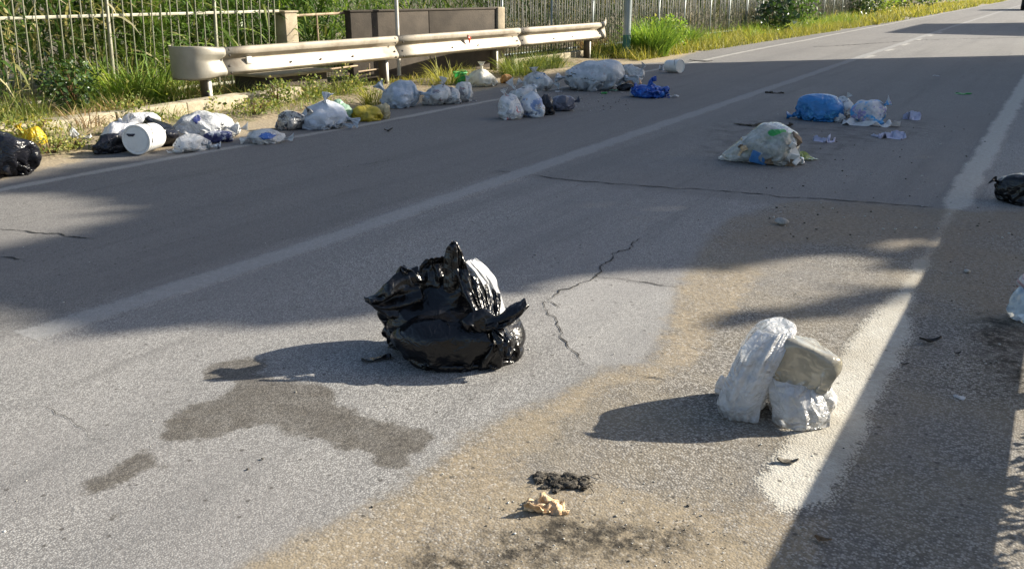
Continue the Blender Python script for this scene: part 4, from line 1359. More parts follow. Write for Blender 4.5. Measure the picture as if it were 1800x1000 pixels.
class Veg:
    def __init__(s): s.V, s.F, s.T, s.n = [], {3: [], 4: []}, [], 0

    def add(s, VFT):
        V, F, T = VFT
        s.V.append(V); s.F[F.shape[1]].append(F + s.n); s.T.append(T); s.n += len(V)
        return s

    def build(s, name, mat, parent=None, loc=(0, 0, 0)):
        F = [np.concatenate(s.F[k]) for k in (4, 3) if s.F[k]]
        return obj(name, mesh_from(name, np.concatenate(s.V), F, {'tint': np.concatenate(s.T)}), mat, parent, loc)


STRAW, PALE = (0.50, 0.40, 0.22), (0.30, 0.33, 0.12)
M_REED = foliage('reed_leaf', [(0.0, (0.022, 0.055, 0.014)), (0.30, (0.085, 0.165, 0.038)), (0.58, (0.19, 0.29, 0.07)), (0.76, (0.42, 0.39, 0.17)), (1.0, (0.78, 0.70, 0.48))], 0.36, 0.4, 0.5)
M_REEDD = foliage('dull_reed_leaf', [(0.0, (0.02, 0.045, 0.014)), (0.35, (0.05, 0.09, 0.03)), (0.62, (0.10, 0.14, 0.05)), (0.80, (0.19, 0.18, 0.09)), (1.0, (0.36, 0.31, 0.20))], 0.30, 0.5, 0.4)
M_REEDG = foliage('reed_leaf_green', [(0.0, (0.025, 0.06, 0.016)), (0.40, (0.12, 0.22, 0.045)), (0.75, (0.26, 0.37, 0.08)), (1.0, (0.36, 0.34, 0.16))], 0.34, 0.42, 0.5)
M_GRASS = foliage('verge_grass', [(0.0, (0.06, 0.10, 0.025)), (0.45, (0.14, 0.19, 0.04)), (0.8, (0.27, 0.29, 0.07)), (1.0, (0.50, 0.42, 0.20))], 0.36, 0.55, 0.3)
M_GRASSB = foliage('bright_grass', [(0.0, (0.08, 0.16, 0.028)), (0.5, (0.18, 0.30, 0.05)), (0.9, (0.33, 0.40, 0.08)), (1.0, (0.45, 0.40, 0.16))], 0.45, 0.55, 0.3)
M_GRASSY = foliage('yellow_grass', [(0.0, (0.14, 0.16, 0.03)), (0.5, (0.30, 0.30, 0.06)), (0.9, (0.42, 0.38, 0.10)), (1.0, (0.55, 0.45, 0.2))], 0.40, 0.6, 0.3)
M_IVY = foliage('ivy_leaf', [(0.0, (0.018, 0.045, 0.014)), (0.7, (0.045, 0.09, 0.025)), (1.0, (0.12, 0.18, 0.05))], 0.22, 0.32, 0.6)
M_DRY = foliage('dry_stalks', [(0.0, (0.16, 0.09, 0.045)), (0.5, (0.32, 0.21, 0.11)), (1.0, (0.55, 0.43, 0.26))], 0.2, 0.7, 0.2)

rv = np.random.RandomState(11)


def reeds(name, x0, x1, y0, y1, n, zmax, dry, seed, mat, lw=(0.016, 0.036), ll=(0.30, 0.85), stems=0, front=0.5, zpow=0.8):
    r = np.random.RandomState(seed)
    vg = Veg()
    q = r.uniform(0, 1, n)
    x = x1 - (x1 - x0) * q ** (1 / front if front < 1 else 1)
    y = r.uniform(y0, y1, n)
    cl = fbm(np.stack([x * 1.3, y * 1.3, x * 0], 1), seed, 3)
    z = 0.1 + zmax * r.uniform(0, 1, n) ** zpow
    t = np.clip(0.34 + 0.20 * cl + r.normal(0, 0.16, n), 0, 0.72)
    d = r.uniform(size=n) < dry * (1.3 - z / zmax)
    t = np.where(d, r.uniform(0.72, 1.0, n), t)
    az = np.where(r.uniform(size=n) < 0.55, r.normal(-0.5, 0.9, n), r.uniform(0, 2 * pi, n))
    vg.add(blades(n, np.stack([x, y, z], 1), r.uniform(*ll, n), r.uniform(*lw, n), r, (0.2, 1.1), (0.5, 1.9), 5, az, t))
    if stems:
        x = x1 - (x1 - x0) * r.uniform(0, 1, stems) ** 1.3
        y = r.uniform(y0, y1, stems)
        vg.add(blades(stems, np.stack([x, y, np.zeros(stems)], 1), r.uniform(1.6, 3.2, stems), r.uniform(0.012, 0.022, stems), r, (0, 0.22), (0, 0.25), 5, None, r.uniform(0.45, 1.0, stems)))
    return tag(vg.build(name, mat), 'dense reeds', kind='stuff')


o = reeds('reed_bed', -16.0, -11.5, 1.0, 8.6, 7500, 2.7, 0.20, 1, M_REED, stems=180, zpow=0.85, ll=(0.35, 1.0), lw=(0.026, 0.058)); o['label'] = 'tangle of green and straw reeds behind the old pale railing'; o['category'] = 'reeds'
o = reeds('cane_thicket', -15.5, -11.35, 8.0, 12.6, 5200, 2.7, 0.10, 2, M_REEDG, stems=160, lw=(0.028, 0.065), ll=(0.4, 1.1)); o['label'] = 'fresh green canes filling the gap behind the pillar and pipe frame'; o['category'] = 'reeds'
o = reeds('cane_thicket', -17.0, -11.2, 12.4, 17.6, 5000, 2.6, 0.12, 3, M_REEDG, stems=120); o['label'] = 'green canes showing over the brown wall'; o['category'] = 'reeds'
o = reeds('reed_bed', -14.5, -10.55, 15.6, 27.5, 9000, 2.4, 0.22, 4, M_REEDD, stems=160, lw=(0.014, 0.03)); o['label'] = 'dull green and straw reeds behind the close grey bars'; o['category'] = 'reeds'
o = reeds('reed_bed', -14.5, -10.15, 27.5, 56, 9000, 2.4, 0.40, 5, M_REEDD, stems=500, lw=(0.02, 0.04), ll=(0.4, 1.0)); o['label'] = 'brown dry reeds behind the far railing'; o['category'] = 'reeds'


def tuft(name, px, py, R_, h, n, seed, mat, label, cat='grass', w=(0.008, 0.016), tint=None, tilt=(0.05, 0.75), curl=(0.4, 1.6), xy=None, group=None):
    r = np.random.RandomState(seed)
    g_ = G(px, py) if xy is None else np.array(xy)
    a, q = r.uniform(0, 2 * pi, n), np.sqrt(r.uniform(0, 1, n)) * R_
    root = np.stack([q * np.cos(a), q * np.sin(a), np.zeros(n)], 1)
    az = a + r.normal(0, 0.7, n)
    V = Veg().add(blades(n, root, r.uniform(0.5, 1.1, n) * h, r.uniform(*w, n), r, tilt, curl, 5, az, None if tint is None else np.clip(r.normal(tint, 0.2, n), 0, 1)))
    z = max(0.0, float(verge_z(np.array([g_[0]]), np.array([g_[1]]))[0]))
    o = V.build(name, mat, None, (g_[0], g_[1], z))
    return tag(o, label, cat, group)


tuft('grass_tuft', 215, 196, 0.32, 0.80, 300, 1, M_GRASSB, 'spiky green grass tuft in front of the railing, right above the white tub', tint=0.6, w=(0.012, 0.024))
tuft('grass_tuft', 262, 192, 0.32, 0.76, 300, 2, M_GRASSB, 'bright green grass tuft between the railing and the start of the guardrail', tint=0.6, w=(0.012, 0.024))
tuft('grass_tuft', 325, 190, 0.20, 0.55, 160, 3, M_GRASS, 'thin pale grass stalks under the curled end of the guardrail', tint=0.75)
tuft('dry_tuft', 215, 216, 0.22, 0.34, 130, 4, M_DRY, 'dry brown grass tuft leaning over the kerb behind the white bags', tint=0.5)
tuft('dry_tuft', 150, 232, 0.22, 0.32, 120, 5, M_DRY, 'small dry brown tuft over the kerb above the torn plastic scrap', tint=0.4)
tuft('grass_tuft', 655, 185, 0.16, 0.42, 130, 6, M_GRASSY, 'yellowish grass tuft behind the ochre yellow bag', tint=0.4)
tuft('grass_tuft', 785, 150, 0.28, 0.52, 150, 7, M_GRASSY, 'sparse yellow-green tuft against the brown wall, left of the green tub', tint=0.45, w=(0.010, 0.018))
tuft('grass_tuft', 915, 135, 0.40, 0.50, 520, 8, M_GRASS, 'green grass clump to the right of the third rail post', tint=0.45)
tuft('grass_tuft', 960, 122, 0.35, 0.45, 360, 9, M_GRASS, 'green grass clump beneath the far half of the guardrail', tint=0.4)
tuft('grass_bush', 1143, 100, 0.42, 0.95, 900, 10, M_GRASSB, 'tall bright green grass bush just right of the thick grey pole', w=(0.016, 0.034), tint=0.45, tilt=(0, 0.5), curl=(0.2, 1.4))
tuft('grass_bush', 1190, 84, 0.50, 0.72, 900, 11, M_GRASSB, 'second bright grass bush, lower, right of the tall one', w=(0.014, 0.026), tint=0.5)
tuft('dry_tuft', 1040, 100, 0.30, 0.6, 220, 12, M_DRY, 'dry stalks behind the far end of the guardrail', tint=0.5, tilt=(0, 0.35))
tuft('dry_tuft', 480, 160, 0.6, 0.55, 700, 13, M_DRY, 'heap of dry brown reed leaves hanging under the guardrail by the culvert block', tint=0.35, tilt=(0.6, 1.3), curl=(0.3, 1.3), xy=(-10.35, 9.0))


def leafy_plant(name, xy, R_, h, n, size, seed, mat, label, cat='plant', stems=8, group=None, flat=0.2, asp=0.62, tint=None):
    r = np.random.RandomState(seed)
    z = max(0.0, float(verge_z(np.array([xy[0]]), np.array([xy[1]]))[0]))
    root = empty(name, (xy[0], xy[1], z), 0, label, cat, group)
    D = r.normal(size=(n, 3)); D /= np.linalg.norm(D, axis=1)[:, None]
    rad = r.uniform(0.35, 1, n) ** 0.6
    lump_ = 1 + 0.35 * fbm(D * 2.2, seed, 3)
    P = D * (rad * lump_)[:, None] * np.array([R_, R_, h / 2]) + np.array([0, 0, h * 0.5])
    P = P[P[:, 2] > 0.01]
    V, F, T = leaf_cloud(P, np.full(len(P), size), r, flat, None if tint is None else np.clip(r.normal(tint, 0.22, len(P)), 0, 1), asp)
    obj('leaves', mesh_from('leaves', V, F, {'tint': T}), mat, root)
    mb = MB()
    for i in range(stems):
        a = r.uniform(0, 2 * pi); q = r.uniform(0.2, 0.7) * R_
        mb.tube([(0.1 * R_ * cos(a), 0.1 * R_ * sin(a), -0.02), (0.6 * q * cos(a), 0.6 * q * sin(a), h * 0.4), (q * cos(a), q * sin(a), h * 0.8)], [0.009, 0.007, 0.003], 5)
    mb.build('stems', M_DRY, root)
    return root


leafy_plant('weed_bush', tuple(G(1166, 93)), 0.60, 0.95, 1500, 0.08, 43, M_GRASSB, 'bright green leafy weed bush between the two grass bushes by the grey pole', 'bush', tint=0.5)
leafy_plant('ivy_bush', (-10.80, 6.55), 0.40, 0.62, 650, 0.075, 31, M_IVY, 'dark glossy leafy bush climbing over the foot of the railing', 'bush')
leafy_plant('weed_plant', tuple(G(488, 190)), 0.30, 0.38, 420, 0.05, 33, M_GRASS, 'bushy pale green weed growing by the culvert block', 'weed', tint=0.5)
leafy_plant('weed_plant', tuple(G(450, 205)), 0.32, 0.22, 420, 0.042, 34, M_GRASS, 'low pale green weed at the gutter edge left of the dark mottled bag', 'weed', tint=0.62)
leafy_plant('weed_plant', tuple(G(90, 272)), 0.26, 0.16, 330, 0.035, 35, M_GRASS, 'low yellowish weed in front of the crumpled yellow bag', 'weed', tint=0.72)
leafy_plant('weed_plant', tuple(G(130, 264)), 0.22, 0.12, 240, 0.035, 36, M_GRASS, 'low weed mat below the torn pale plastic scrap', 'weed', tint=0.66)
leafy_plant('weed_plant', tuple(G(60, 250)), 0.30, 0.24, 260, 0.045, 37, M_GRASSY, 'straggly yellow weed behind the crumpled yellow bag', 'weed')
leafy_plant('broadleaf_shrub', (-9.0, 32.5), 0.75, 1.35, 340, 0.20, 41, M_IVY, 'dark broad-leaved shrub standing before the far railing', 'shrub', asp=0.8, tint=0.25)
leafy_plant('broadleaf_shrub', (-9.3, 36.5), 0.9, 1.5, 420, 0.17, 42, foliage('shrub_leaf', [(0, (0.04, 0.09, 0.02)), (1, (0.12, 0.2, 0.05))]), 'mid green shrub right of the dark broad-leaved one', 'shrub', tint=0.5)
for i, (x, y, R_, h) in enumerate([(-9.6, 50, 1.1, 1.6), (-9.9, 57, 1.4, 1.9), (-10.2, 66, 1.6, 2.0), (-10.6, 76, 1.9, 2.3), (-11.0, 90, 2.2, 2.6), (-11.5, 108, 2.8, 3.0)]):
    leafy_plant('hedge_bush', (x, y), R_, h, 900, 0.16 + 0.02 * i, 50 + i, [M_IVY, M_GRASSB, M_GRASS][i % 3],
                ['dark green bush at the end of the far railing', 'bright green bush next beyond the dark one on the verge', 'olive bush behind the yellow grass near the bend', 'dark bush farther up the verge near the top edge', 'bright bush still farther up the verge', 'farthest olive bush on the left verge'][i], 'bush', group='bushes along the far verge')

# ground cover grasses (nobody could count them)
def cover(name, n, xy, h, w, seed, mat, label, tint=None, tilt=(0.05, 0.9), curl=(0.3, 1.5), cat='grass', seg=3):
    r = np.random.RandomState(seed)
    z = np.maximum(0, verge_z(xy[:, 0], xy[:, 1]))
    m_ = len(xy)
    o = Veg().add(blades(m_, np.column_stack([xy, z]), r.uniform(0.5, 1.15, m_) * h, r.uniform(*w, m_), r, tilt, curl, seg, None, tint)).build(name, mat)
    return tag(o, label, cat, kind='stuff')


def scatter(n, y0, y1, dlo, dhi, seed, ypow=1.0, clump=0.0, cs=1.2):
    r = np.random.RandomState(seed)
    out = []
    tot = 0
    while tot < n:
        y = y0 + (y1 - y0) * r.uniform(0, 1, n) ** ypow
        x = verge_edge(y) - r.uniform(dlo, dhi, n)
        q = np.column_stack([x, y])
        if clump is not None:
            c_ = fbm(np.column_stack([q * cs, x * 0]), seed, 3)
            q = q[c_ > clump]
        out.append(q); tot += len(q)
    return np.concatenate(out)[:n]


xy = scatter(2600, 3.0, 9.6, 0.15, 2.9, 71, clump=0.05)
cover('gutter_grass', 0, xy, 0.16, (0.006, 0.012), 1, M_GRASS, 'thin short grass between the gutter and the old railing', tint=np.clip(np.random.RandomState(1).normal(0.62, 0.25, len(xy)), 0, 1))
xy = scatter(2500, 3.0, 10.3, 1.6, 3.0, 72, clump=-0.1)
cover('rough_grass', 0, xy, 0.48, (0.008, 0.016), 2, M_GRASS, 'rough green and straw grass along the foot of the old railing', tint=np.clip(np.random.RandomState(2).normal(0.5, 0.28, len(xy)), 0, 1))
xy = scatter(1500, 9.6, 19.0, 0.35, 1.7, 73, clump=0.12)
cover('gutter_grass', 0, xy, 0.18, (0.006, 0.014), 3, M_GRASSY, 'patchy yellowish grass under the guardrail')
xy = scatter(2200, 15.4, 19.6, 0.7, 1.9, 74, clump=-0.1)
cover('rough_grass', 0, xy, 0.34, (0.008, 0.016), 4, M_GRASS, 'green grass along the kerb below the far half of the guardrail')
xy = scatter(15000, 19.0, 46, -0.12, 1.5, 75, ypow=1.15, clump=-0.6)
cover('verge_grass', 0, xy, 0.40, (0.012, 0.026), 5, M_GRASSY, 'yellow-green grass strip between the road and the far railing', tint=np.clip(np.random.RandomState(5).normal(0.42, 0.25, len(xy)), 0, 1))
xy = scatter(4500, 19.3, 48, 0.45, 2.0, 76, ypow=1.2, clump=-0.1)
cover('verge_grass', 0, xy, 0.62, (0.012, 0.026), 6, M_GRASSB, 'taller green grass at the foot of the far railing')
xy = scatter(9000, 44, 140, -0.25, 2.6, 77, ypow=1.4, clump=-0.6, cs=0.4)
cover('verge_grass', 0, xy, 0.55, (0.04, 0.09), 7, M_GRASSY, 'yellow grass of the verge running to the top of the picture')
xy = scatter(1500, 3.0, 20.0, 0.1, 2.6, 78, clump=-0.1)
cover('dead_litter', 0, xy, 0.13, (0.008, 0.022), 8, M_DRY, 'dead leaves and straw lying in the gutter', tilt=(1.2, 1.6), curl=(-0.2, 0.4), cat='leaf litter')

# parked or passing van far up the road
van = empty('dark_van', (-2.35, 81.5, 0), 0, 'dark van far up the right lane, cut by the top right corner', 'van')
M_VAN = simple('van_paint', (0.02, 0.021, 0.024), 0.3, var=0.1)
M_TYRE = simple('tyre_rubber', (0.015, 0.015, 0.015), 0.85)
M_RIM = simple('wheel_rim', (0.35, 0.35, 0.36), 0.35, metal=0.8)
prof = [(-2.3, 0.35), (-2.35, 0.8), (-2.28, 1.9), (-2.1, 2.05), (1.1, 2.05), (1.6, 1.85), (2.1, 1.15), (2.75, 0.95), (2.8, 0.4)]
V = [(sx * (0.95 if z < 1.2 else 0.95 - 0.13 * (z - 1.2)), y, z) for sx in (-1, 1) for y, z in prof]
n = len(prof)
mb = MB(); mb.poly(V, [tuple(range(n))[::-1], tuple(range(n, 2 * n))] + [(i, (i + 1) % n, n + (i + 1) % n, n + i) for i in range(n)]); mb.build('body', M_VAN, van)
mb = MB(); mb.box((0, -2.37, 0.45), (1.86, 0.16, 0.26), bev=0.04); mb.build('bumper', M_TYRE, van)
mb = MB(); mb.box((0, -2.345, 1.45), (1.4, 0.04, 0.6), bev=0.02); mb.build('rear_window', M_GLASSD, van)
for sx in (-1, 1):
    mb = MB(); mb.box((sx * 0.83, -2.36, 1.05), (0.14, 0.06, 0.42), bev=0.02); mb.build('tail_light', M_REDREF, van)
    for y in (-1.5, 1.75):
        mb = MB(); mb.tube([(sx * 0.74, y, 0.33), (sx * 0.97, y, 0.33)], 0.33, 20); w_ = mb.build('wheel', M_TYRE, van, auto=40)
        mb = MB(); mb.tube([(sx * 0.95, y, 0.33), (sx * 0.985, y, 0.33)], 0.19, 14); mb.build('rim', M_RIM, w_, auto=40)

xy = np.column_stack([np.random.RandomState(5).uniform(-10.9, -9.8, 1500), np.random.RandomState(6).uniform(8.8, 13.5, 1500)])
o = Veg().add(blades(1500, np.column_stack([xy, verge_z(xy[:, 0], xy[:, 1]) + 0.02]), np.random.RandomState(7).uniform(0.08, 0.3, 1500), np.random.RandomState(8).uniform(0.012, 0.03, 1500), np.random.RandomState(9), (1.1, 1.6), (-0.3, 0.5), 3)).build('dead_litter', M_DRY)
tag(o, 'brown dead leaves filling the dip behind the guardrail', 'leaf litter', kind='stuff')
# weeds hiding most of the kerb
r_ = np.random.RandomState(92)
yy = np.concatenate([r_.uniform(3.4, 5.2, 900), r_.uniform(6.3, 7.7, 1100), r_.uniform(8.6, 10.6, 1500)])
xx = -9.33 + r_.normal(0, 0.16, len(yy)) - 0.25 * (r_.uniform(size=len(yy)) < 0.4)
cl_ = fbm(np.stack([xx * 2.5, yy * 2.5, xx * 0], 1), 93, 3)
hh_ = np.clip(0.20 + 0.22 * cl_, 0.02, 0.45)
ok_ = cl_ > -0.25
Pw = np.stack([xx, yy, np.maximum(0.02, verge_z(xx, yy)) + hh_ * r_.uniform(0, 1, len(yy))], 1)[ok_]
V, F, T = leaf_cloud(Pw, np.full(len(Pw), 0.052), r_, 0.2, np.clip(r_.normal(0.55, 0.25, len(Pw)), 0, 1))
o = obj('weed_cover', mesh_from('weed_cover', V, F, {'tint': T}), M_GRASS)
tag(o, 'low pale green weeds creeping over the kerb', 'weeds', kind='stuff')
xy = scatter(1500, 3.2, 10.5, 0.75, 1.35, 94, clump=-0.1)
cover('kerb_grass', 0, xy, 0.34, (0.007, 0.014), 95, M_GRASS, 'uneven grass growing along the kerb', tint=np.clip(np.random.RandomState(9).normal(0.58, 0.28, len(xy)), 0, 1))

# unseen weed added by the near guardrail to fleck the shade at the lower right
leafy_plant('weed_plant', (0.80, 3.55), 0.42, 0.60, 700, 0.05, 91, M_GRASS, 'leafy weed added under the right-hand guardrail, out of the picture, to fleck the shade', 'weed')

# ------------------------------------------------------------------ the two big bags in the foreground
def fit(P, x=None, y=None, z=None):
    for i, b in enumerate((x, y, z)):
        if b is None: continue
        lo, hi = P[:, i].min(), P[:, i].max()
        P[:, i] = b[0] + (P[:, i] - lo) / (hi - lo) * (b[1] - b[0])
    return P


def sub1(o, n=1):
    s = o.modifiers.new('smooth', 'SUBSURF'); s.levels = s.render_levels = n
    return o


c = G(805, 654)
c = c + c / np.hypot(*c) * 0.16
HB = empty('black_rubbish_bag', (c[0], c[1], float(road_z(*c)[0])), math.atan2(-c[0], c[1]),
           'large glossy black rubbish bag in the foreground, torn open, an ear of film standing up', 'bag')
# lower full pillow
P, F = sim_bag(0.62, 0.46, 0.25, 21, sub=5, slack=1.30, knot=(0.42, -0.55, 0.80), neck=0.12, tuft=0.3, iters=60, lump=(0.78, 1.0), vac=0.5, pleat=0.10, npl=15, dent=0.10, nplanes=9)
fit(P, (-0.305, 0.318), (-0.20, 0.24), (0.001, 0.265))
sub1(obj('full_sack', mesh_from('full_sack', P, F), M_BLACK, HB, smooth=True))
# slack upper part, leaning back to the left
P, F = sim_bag(0.56, 0.36, 0.46, 35, sub=5, slack=1.40, iters=60, lump=(0.55, 1.0), vac=1.2, limf=1.4, dent=0.24, warp=0.07, wfreq=2.6)
fit(P, (-0.37, 0.17), (-0.07, 0.30), (0.02, 0.43))
t = np.clip((P[:, 2] - 0.12) / 0.3, 0, 1)
P[:, 0] = np.where(P[:, 0] > 0, P[:, 0] * (1 - 0.35 * t), P[:, 0] * (1 - 0.35 * np.clip((P[:, 2] - 0.33) / 0.1, 0, 1)))
sub1(obj('slack_sack', mesh_from('slack_sack', P, F), M_BLACK, HB, smooth=True))


# standing ear: a long loop of doubled film
film_piece('standing_ear', ([(-0.06, 0.06, 0.24), (-0.055, 0.05, 0.36), (-0.052, 0.05, 0.46), (-0.035, 0.055, 0.52), (-0.012, 0.06, 0.548)],
                            [(0.08, 0.04, 0.22), (0.058, 0.035, 0.36), (0.05, 0.04, 0.44), (0.035, 0.05, 0.50), (0.004, 0.06, 0.545)]), M_BLACK, HB, 5, fold=0.016, dome=0.025)
# left torn corner
film_piece('torn_corner', ([(-0.17, 0.06, 0.42), (-0.27, 0.06, 0.395), (-0.325, 0.05, 0.345), (-0.37, 0.04, 0.315), (-0.41, 0.04, 0.302)],
                           [(-0.14, 0.02, 0.20), (-0.23, 0.02, 0.17), (-0.29, 0.02, 0.20), (-0.345, 0.03, 0.25), (-0.405, 0.04, 0.288)]), M_BLACK, HB, 9, fold=0.03, dome=0.03)
film_piece('torn_peak', ([(-0.28, 0.09, 0.30), (-0.275, 0.09, 0.38), (-0.25, 0.09, 0.425)], [(-0.10, 0.07, 0.32), (-0.15, 0.07, 0.39), (-0.235, 0.085, 0.425)]), M_BLACK, HB, 12, fold=0.02, dome=0.02)
film_piece('torn_peak', ([(-0.19, 0.10, 0.30), (-0.17, 0.10, 0.40), (-0.13, 0.10, 0.455)], [(0.02, 0.08, 0.32), (-0.03, 0.08, 0.42), (-0.05, 0.09, 0.465)]), M_BLACK, HB, 13, fold=0.02, dome=0.02)
# knot and its flap
P, F = sim_bag(0.20, 0.13, 0.11, 44, sub=4, slack=1.45, iters=40, vac=1.0, limf=1.4, dent=0.25)
P[:, 2] += 0.175; P[:, 0] += 0.115; P[:, 1] -= 0.12
sub1(obj('knot', mesh_from('knot', P, F), M_BLACK, HB, smooth=True))
film_piece('tied_flap', ([(0.12, -0.13, 0.235), (0.20, -0.12, 0.27), (0.26, -0.10, 0.305), (0.30, -0.09, 0.322)], [(0.13, -0.15, 0.185), (0.20, -0.14, 0.20), (0.27, -0.12, 0.24), (0.315, -0.10, 0.295)]), M_BLACK, HB, 16, fold=0.02, dome=0.03)
film_piece('tied_flap', ([(0.14, -0.14, 0.21), (0.17, -0.17, 0.16), (0.18, -0.185, 0.09)], [(0.19, -0.13, 0.21), (0.25, -0.15, 0.16), (0.25, -0.17, 0.10)]), M_BLACK, HB, 18, fold=0.025, dome=0.03)
# strands of gathered black film between the ear and the knot, white liner showing behind
for i, (a, b) in enumerate([([(0.0, 0.0, 0.44), (0.03, -0.05, 0.33), (0.09, -0.11, 0.22)], [(0.06, -0.01, 0.43), (0.08, -0.05, 0.33), (0.13, -0.12, 0.23)]),
                            ([(0.055, 0.0, 0.41), (0.09, -0.04, 0.32), (0.12, -0.11, 0.22)], [(0.10, 0.02, 0.385), (0.13, -0.03, 0.31), (0.16, -0.11, 0.22)]),
                            ([(0.115, 0.05, 0.35), (0.13, 0.0, 0.28), (0.14, -0.1, 0.21)], [(0.14, 0.05, 0.34), (0.155, 0.0, 0.28), (0.16, -0.1, 0.21)]),
                            ([(0.165, 0.06, 0.31), (0.165, 0.0, 0.26), (0.16, -0.09, 0.21)], [(0.205, 0.06, 0.29), (0.20, 0.0, 0.25), (0.18, -0.09, 0.21)])]):
    film_piece('film_fold', (a, b), M_BLACK, HB, 60 + i, fold=0.018, dome=0.02, nv=10)
film_piece('white_liner', ([(0.045, 0.04, 0.455), (0.085, 0.03, 0.41), (0.115, 0.02, 0.345), (0.145, 0.0, 0.275), (0.165, -0.02, 0.215)],
                           [(0.095, 0.12, 0.445), (0.140, 0.14, 0.40), (0.185, 0.15, 0.335), (0.215, 0.13, 0.265), (0.225, 0.08, 0.20)]), M_LINER, HB, 17, thick=0.0015, fold=0.02, dome=0.01)
P, F = sim_sheet(15, 9, 0.14, 0.05, 19, squeeze=0.95, rough=0.5, iters=20)
e = obj('torn_strip', mesh_from('torn_strip', P, F), M_BLACK, HB, (-0.37, 0.0, 0.004), (0, 0, 0.25), smooth=True)
s = e.modifiers.new('thickness', 'SOLIDIFY'); s.thickness = 0.003

# milky white bag on the edge line
c = G(1362, 742)
c = c + c / np.hypot(*c) * 0.12
WB = empty('white_rubbish_bag', (c[0], c[1], float(road_z(*c)[0]) + 0.004), math.atan2(-c[0], c[1]),
           'milky white plastic bag with a grey cushion of film, beside the broad white line', 'bag')
k_ = FPX / depth_of(*c)
P, F = sim_bag(0.24, 0.20, 0.40, 51, sub=5, slack=1.13, iters=55, boxy=0.82, vac=0.5, hc=0.5, dent=0.08, warp=0.03, limf=1.15)
fit(P, (-0.225, -0.03), (-0.12, 0.13), (0.001, 0.35))
t = P[:, 2] / 0.35
P[:, 0] += 0.10 * t ** 1.5
P[:, 1] += 0.05 * t
sub1(obj('bubble_film', mesh_from('bubble_film', P, F), M_CLEARW, WB, smooth=True))
P, F = sim_bag(0.30, 0.17, 0.23, 57, sub=5, slack=1.12, iters=50, boxy=0.78, vac=0.4, dent=0.08, limf=1.15, pleat=0)
fit(P, (-0.135, 0.135), (-0.08, 0.08), (-0.10, 0.10))
an = radians(-20)
P = P @ np.array([[cos(an), 0, -sin(an)], [0, 1, 0], [sin(an), 0, cos(an)]]).T
P += np.array([0.080, -0.015, 0.212])
sub1(obj('grey_cushion', mesh_from('grey_cushion', P, F), M_CLEARG, WB, smooth=True))
P, F = sim_bag(0.20, 0.16, 0.17, 61, sub=4, slack=1.12, dent=0.1, iters=45, vac=0.5)
fit(P, (-0.055, 0.125), (-0.10, 0.08), (0.001, 0.165))
P[:, 0] += 0.0
sub1(obj('lower_sack', mesh_from('lower_sack', P, F), M_CLEARW, WB, smooth=True))
P, F = sim_bag(0.16, 0.16, 0.17, 67, sub=4, slack=1.12, dent=0.1, iters=45, vac=0.5)
fit(P, (0.06, 0.215), (-0.07, 0.11), (0.001, 0.155))
sub1(obj('lower_sack', mesh_from('lower_sack', P, F), M_CLEARW, WB, smooth=True))
P, F = sim_bag(0.07, 0.07, 0.09, 69, sub=3, slack=1.15, iters=30)
fit(P, (-0.255, -0.19), (0.02, 0.09), (0.001, 0.085))
sub1(obj('tied_end', mesh_from('tied_end', P, F), M_CLEARW, WB, smooth=True))
# vertical drape of bubble film over the left side, and loose film at the foot
film_piece('film_drape', ([(-0.10, -0.04, 0.345), (-0.16, -0.10, 0.28), (-0.20, -0.125, 0.16), (-0.225, -0.13, 0.05), (-0.215, -0.125, 0.004)],
                          [(0.03, -0.02, 0.345), (0.005, -0.09, 0.27), (-0.035, -0.125, 0.16), (-0.06, -0.14, 0.06), (-0.06, -0.14, 0.004)]), M_CLEARW, WB, 73, thick=0.0015, fold=0.009, dome=0.035, nv=34, nu=34)
film_piece('loose_film', ([(-0.06, -0.05, 0.18), (-0.035, -0.10, 0.13), (-0.015, -0.125, 0.06), (-0.01, -0.12, 0.005)], [(0.12, -0.05, 0.15), (0.17, -0.08, 0.11), (0.20, -0.09, 0.05), (0.20, -0.09, 0.004)]), M_CLEARW, WB, 74, thick=0.0015, fold=0.010, dome=0.055, nv=30)
for q, (x, y, z, m_, sz) in enumerate([(-0.13, 0.0, 0.10, M_CARDW, 0.07), (0.04, 0.0, 0.07, M_CARDW, 0.06), (0.16, 0.02, 0.07, M_CARDW, 0.055), (-0.06, 0.02, 0.22, M_CARDW, 0.06)]):
    P, F = sim_bag(sz * 2, sz * 1.6, sz * 2, 400 + q, sub=3, slack=1.08, iters=14)
    P[:, 2] += z - sz; P[:, 0] += x; P[:, 1] += y
    obj('wadded_paper', mesh_from('wadded_paper', P, F), m_, WB, smooth=True)

# ------------------------------------------------------------------ bags strewn along the left gutter (left to right)
GL = 'rubbish bags dumped along the gutter'
litter_bag((-62, 224, 71, 316), 'big black rubbish bag at the left end of the gutter, by the yellow bag', M_BLACK2, 101, sub=5, knot=(-0.3, -0.2, 1), tuft=0.4, group=GL)
litter_bag((38, 221, 84, 262), 'crumpled bright yellow bag in the grass beside the big black bag', M_YELLOW, 102, knot=(-0.8, 0, 0.7), dep=0.9, group=GL, tips=((120, 0.3, 0.3),))
P, F = sim_sheet(15, 11, 0.30, 0.22, 103, squeeze=0.75, rough=0.45)
lc, r_, w_, h_ = place_px(127, 224, 162, 248)
o = obj('plastic_scrap', mesh_from('plastic_scrap', fit(P, (-w_ / 2, w_ / 2), None, (0.01, h_)), F), M_PRINT_MIX, None, lc, (0, 0, r_), smooth=True)
tag(o, 'small torn scrap of pale plastic lying in the weeds behind the gutter', 'plastic scrap')
litter_bag((176, 207, 246, 262), 'white bag behind the white tub, with its near side smeared dark', M_WHITE, 104, knot=(0.2, 0.1, 1), group=GL, tuft=0.15, tips=((60, 0.3, 0.25),))
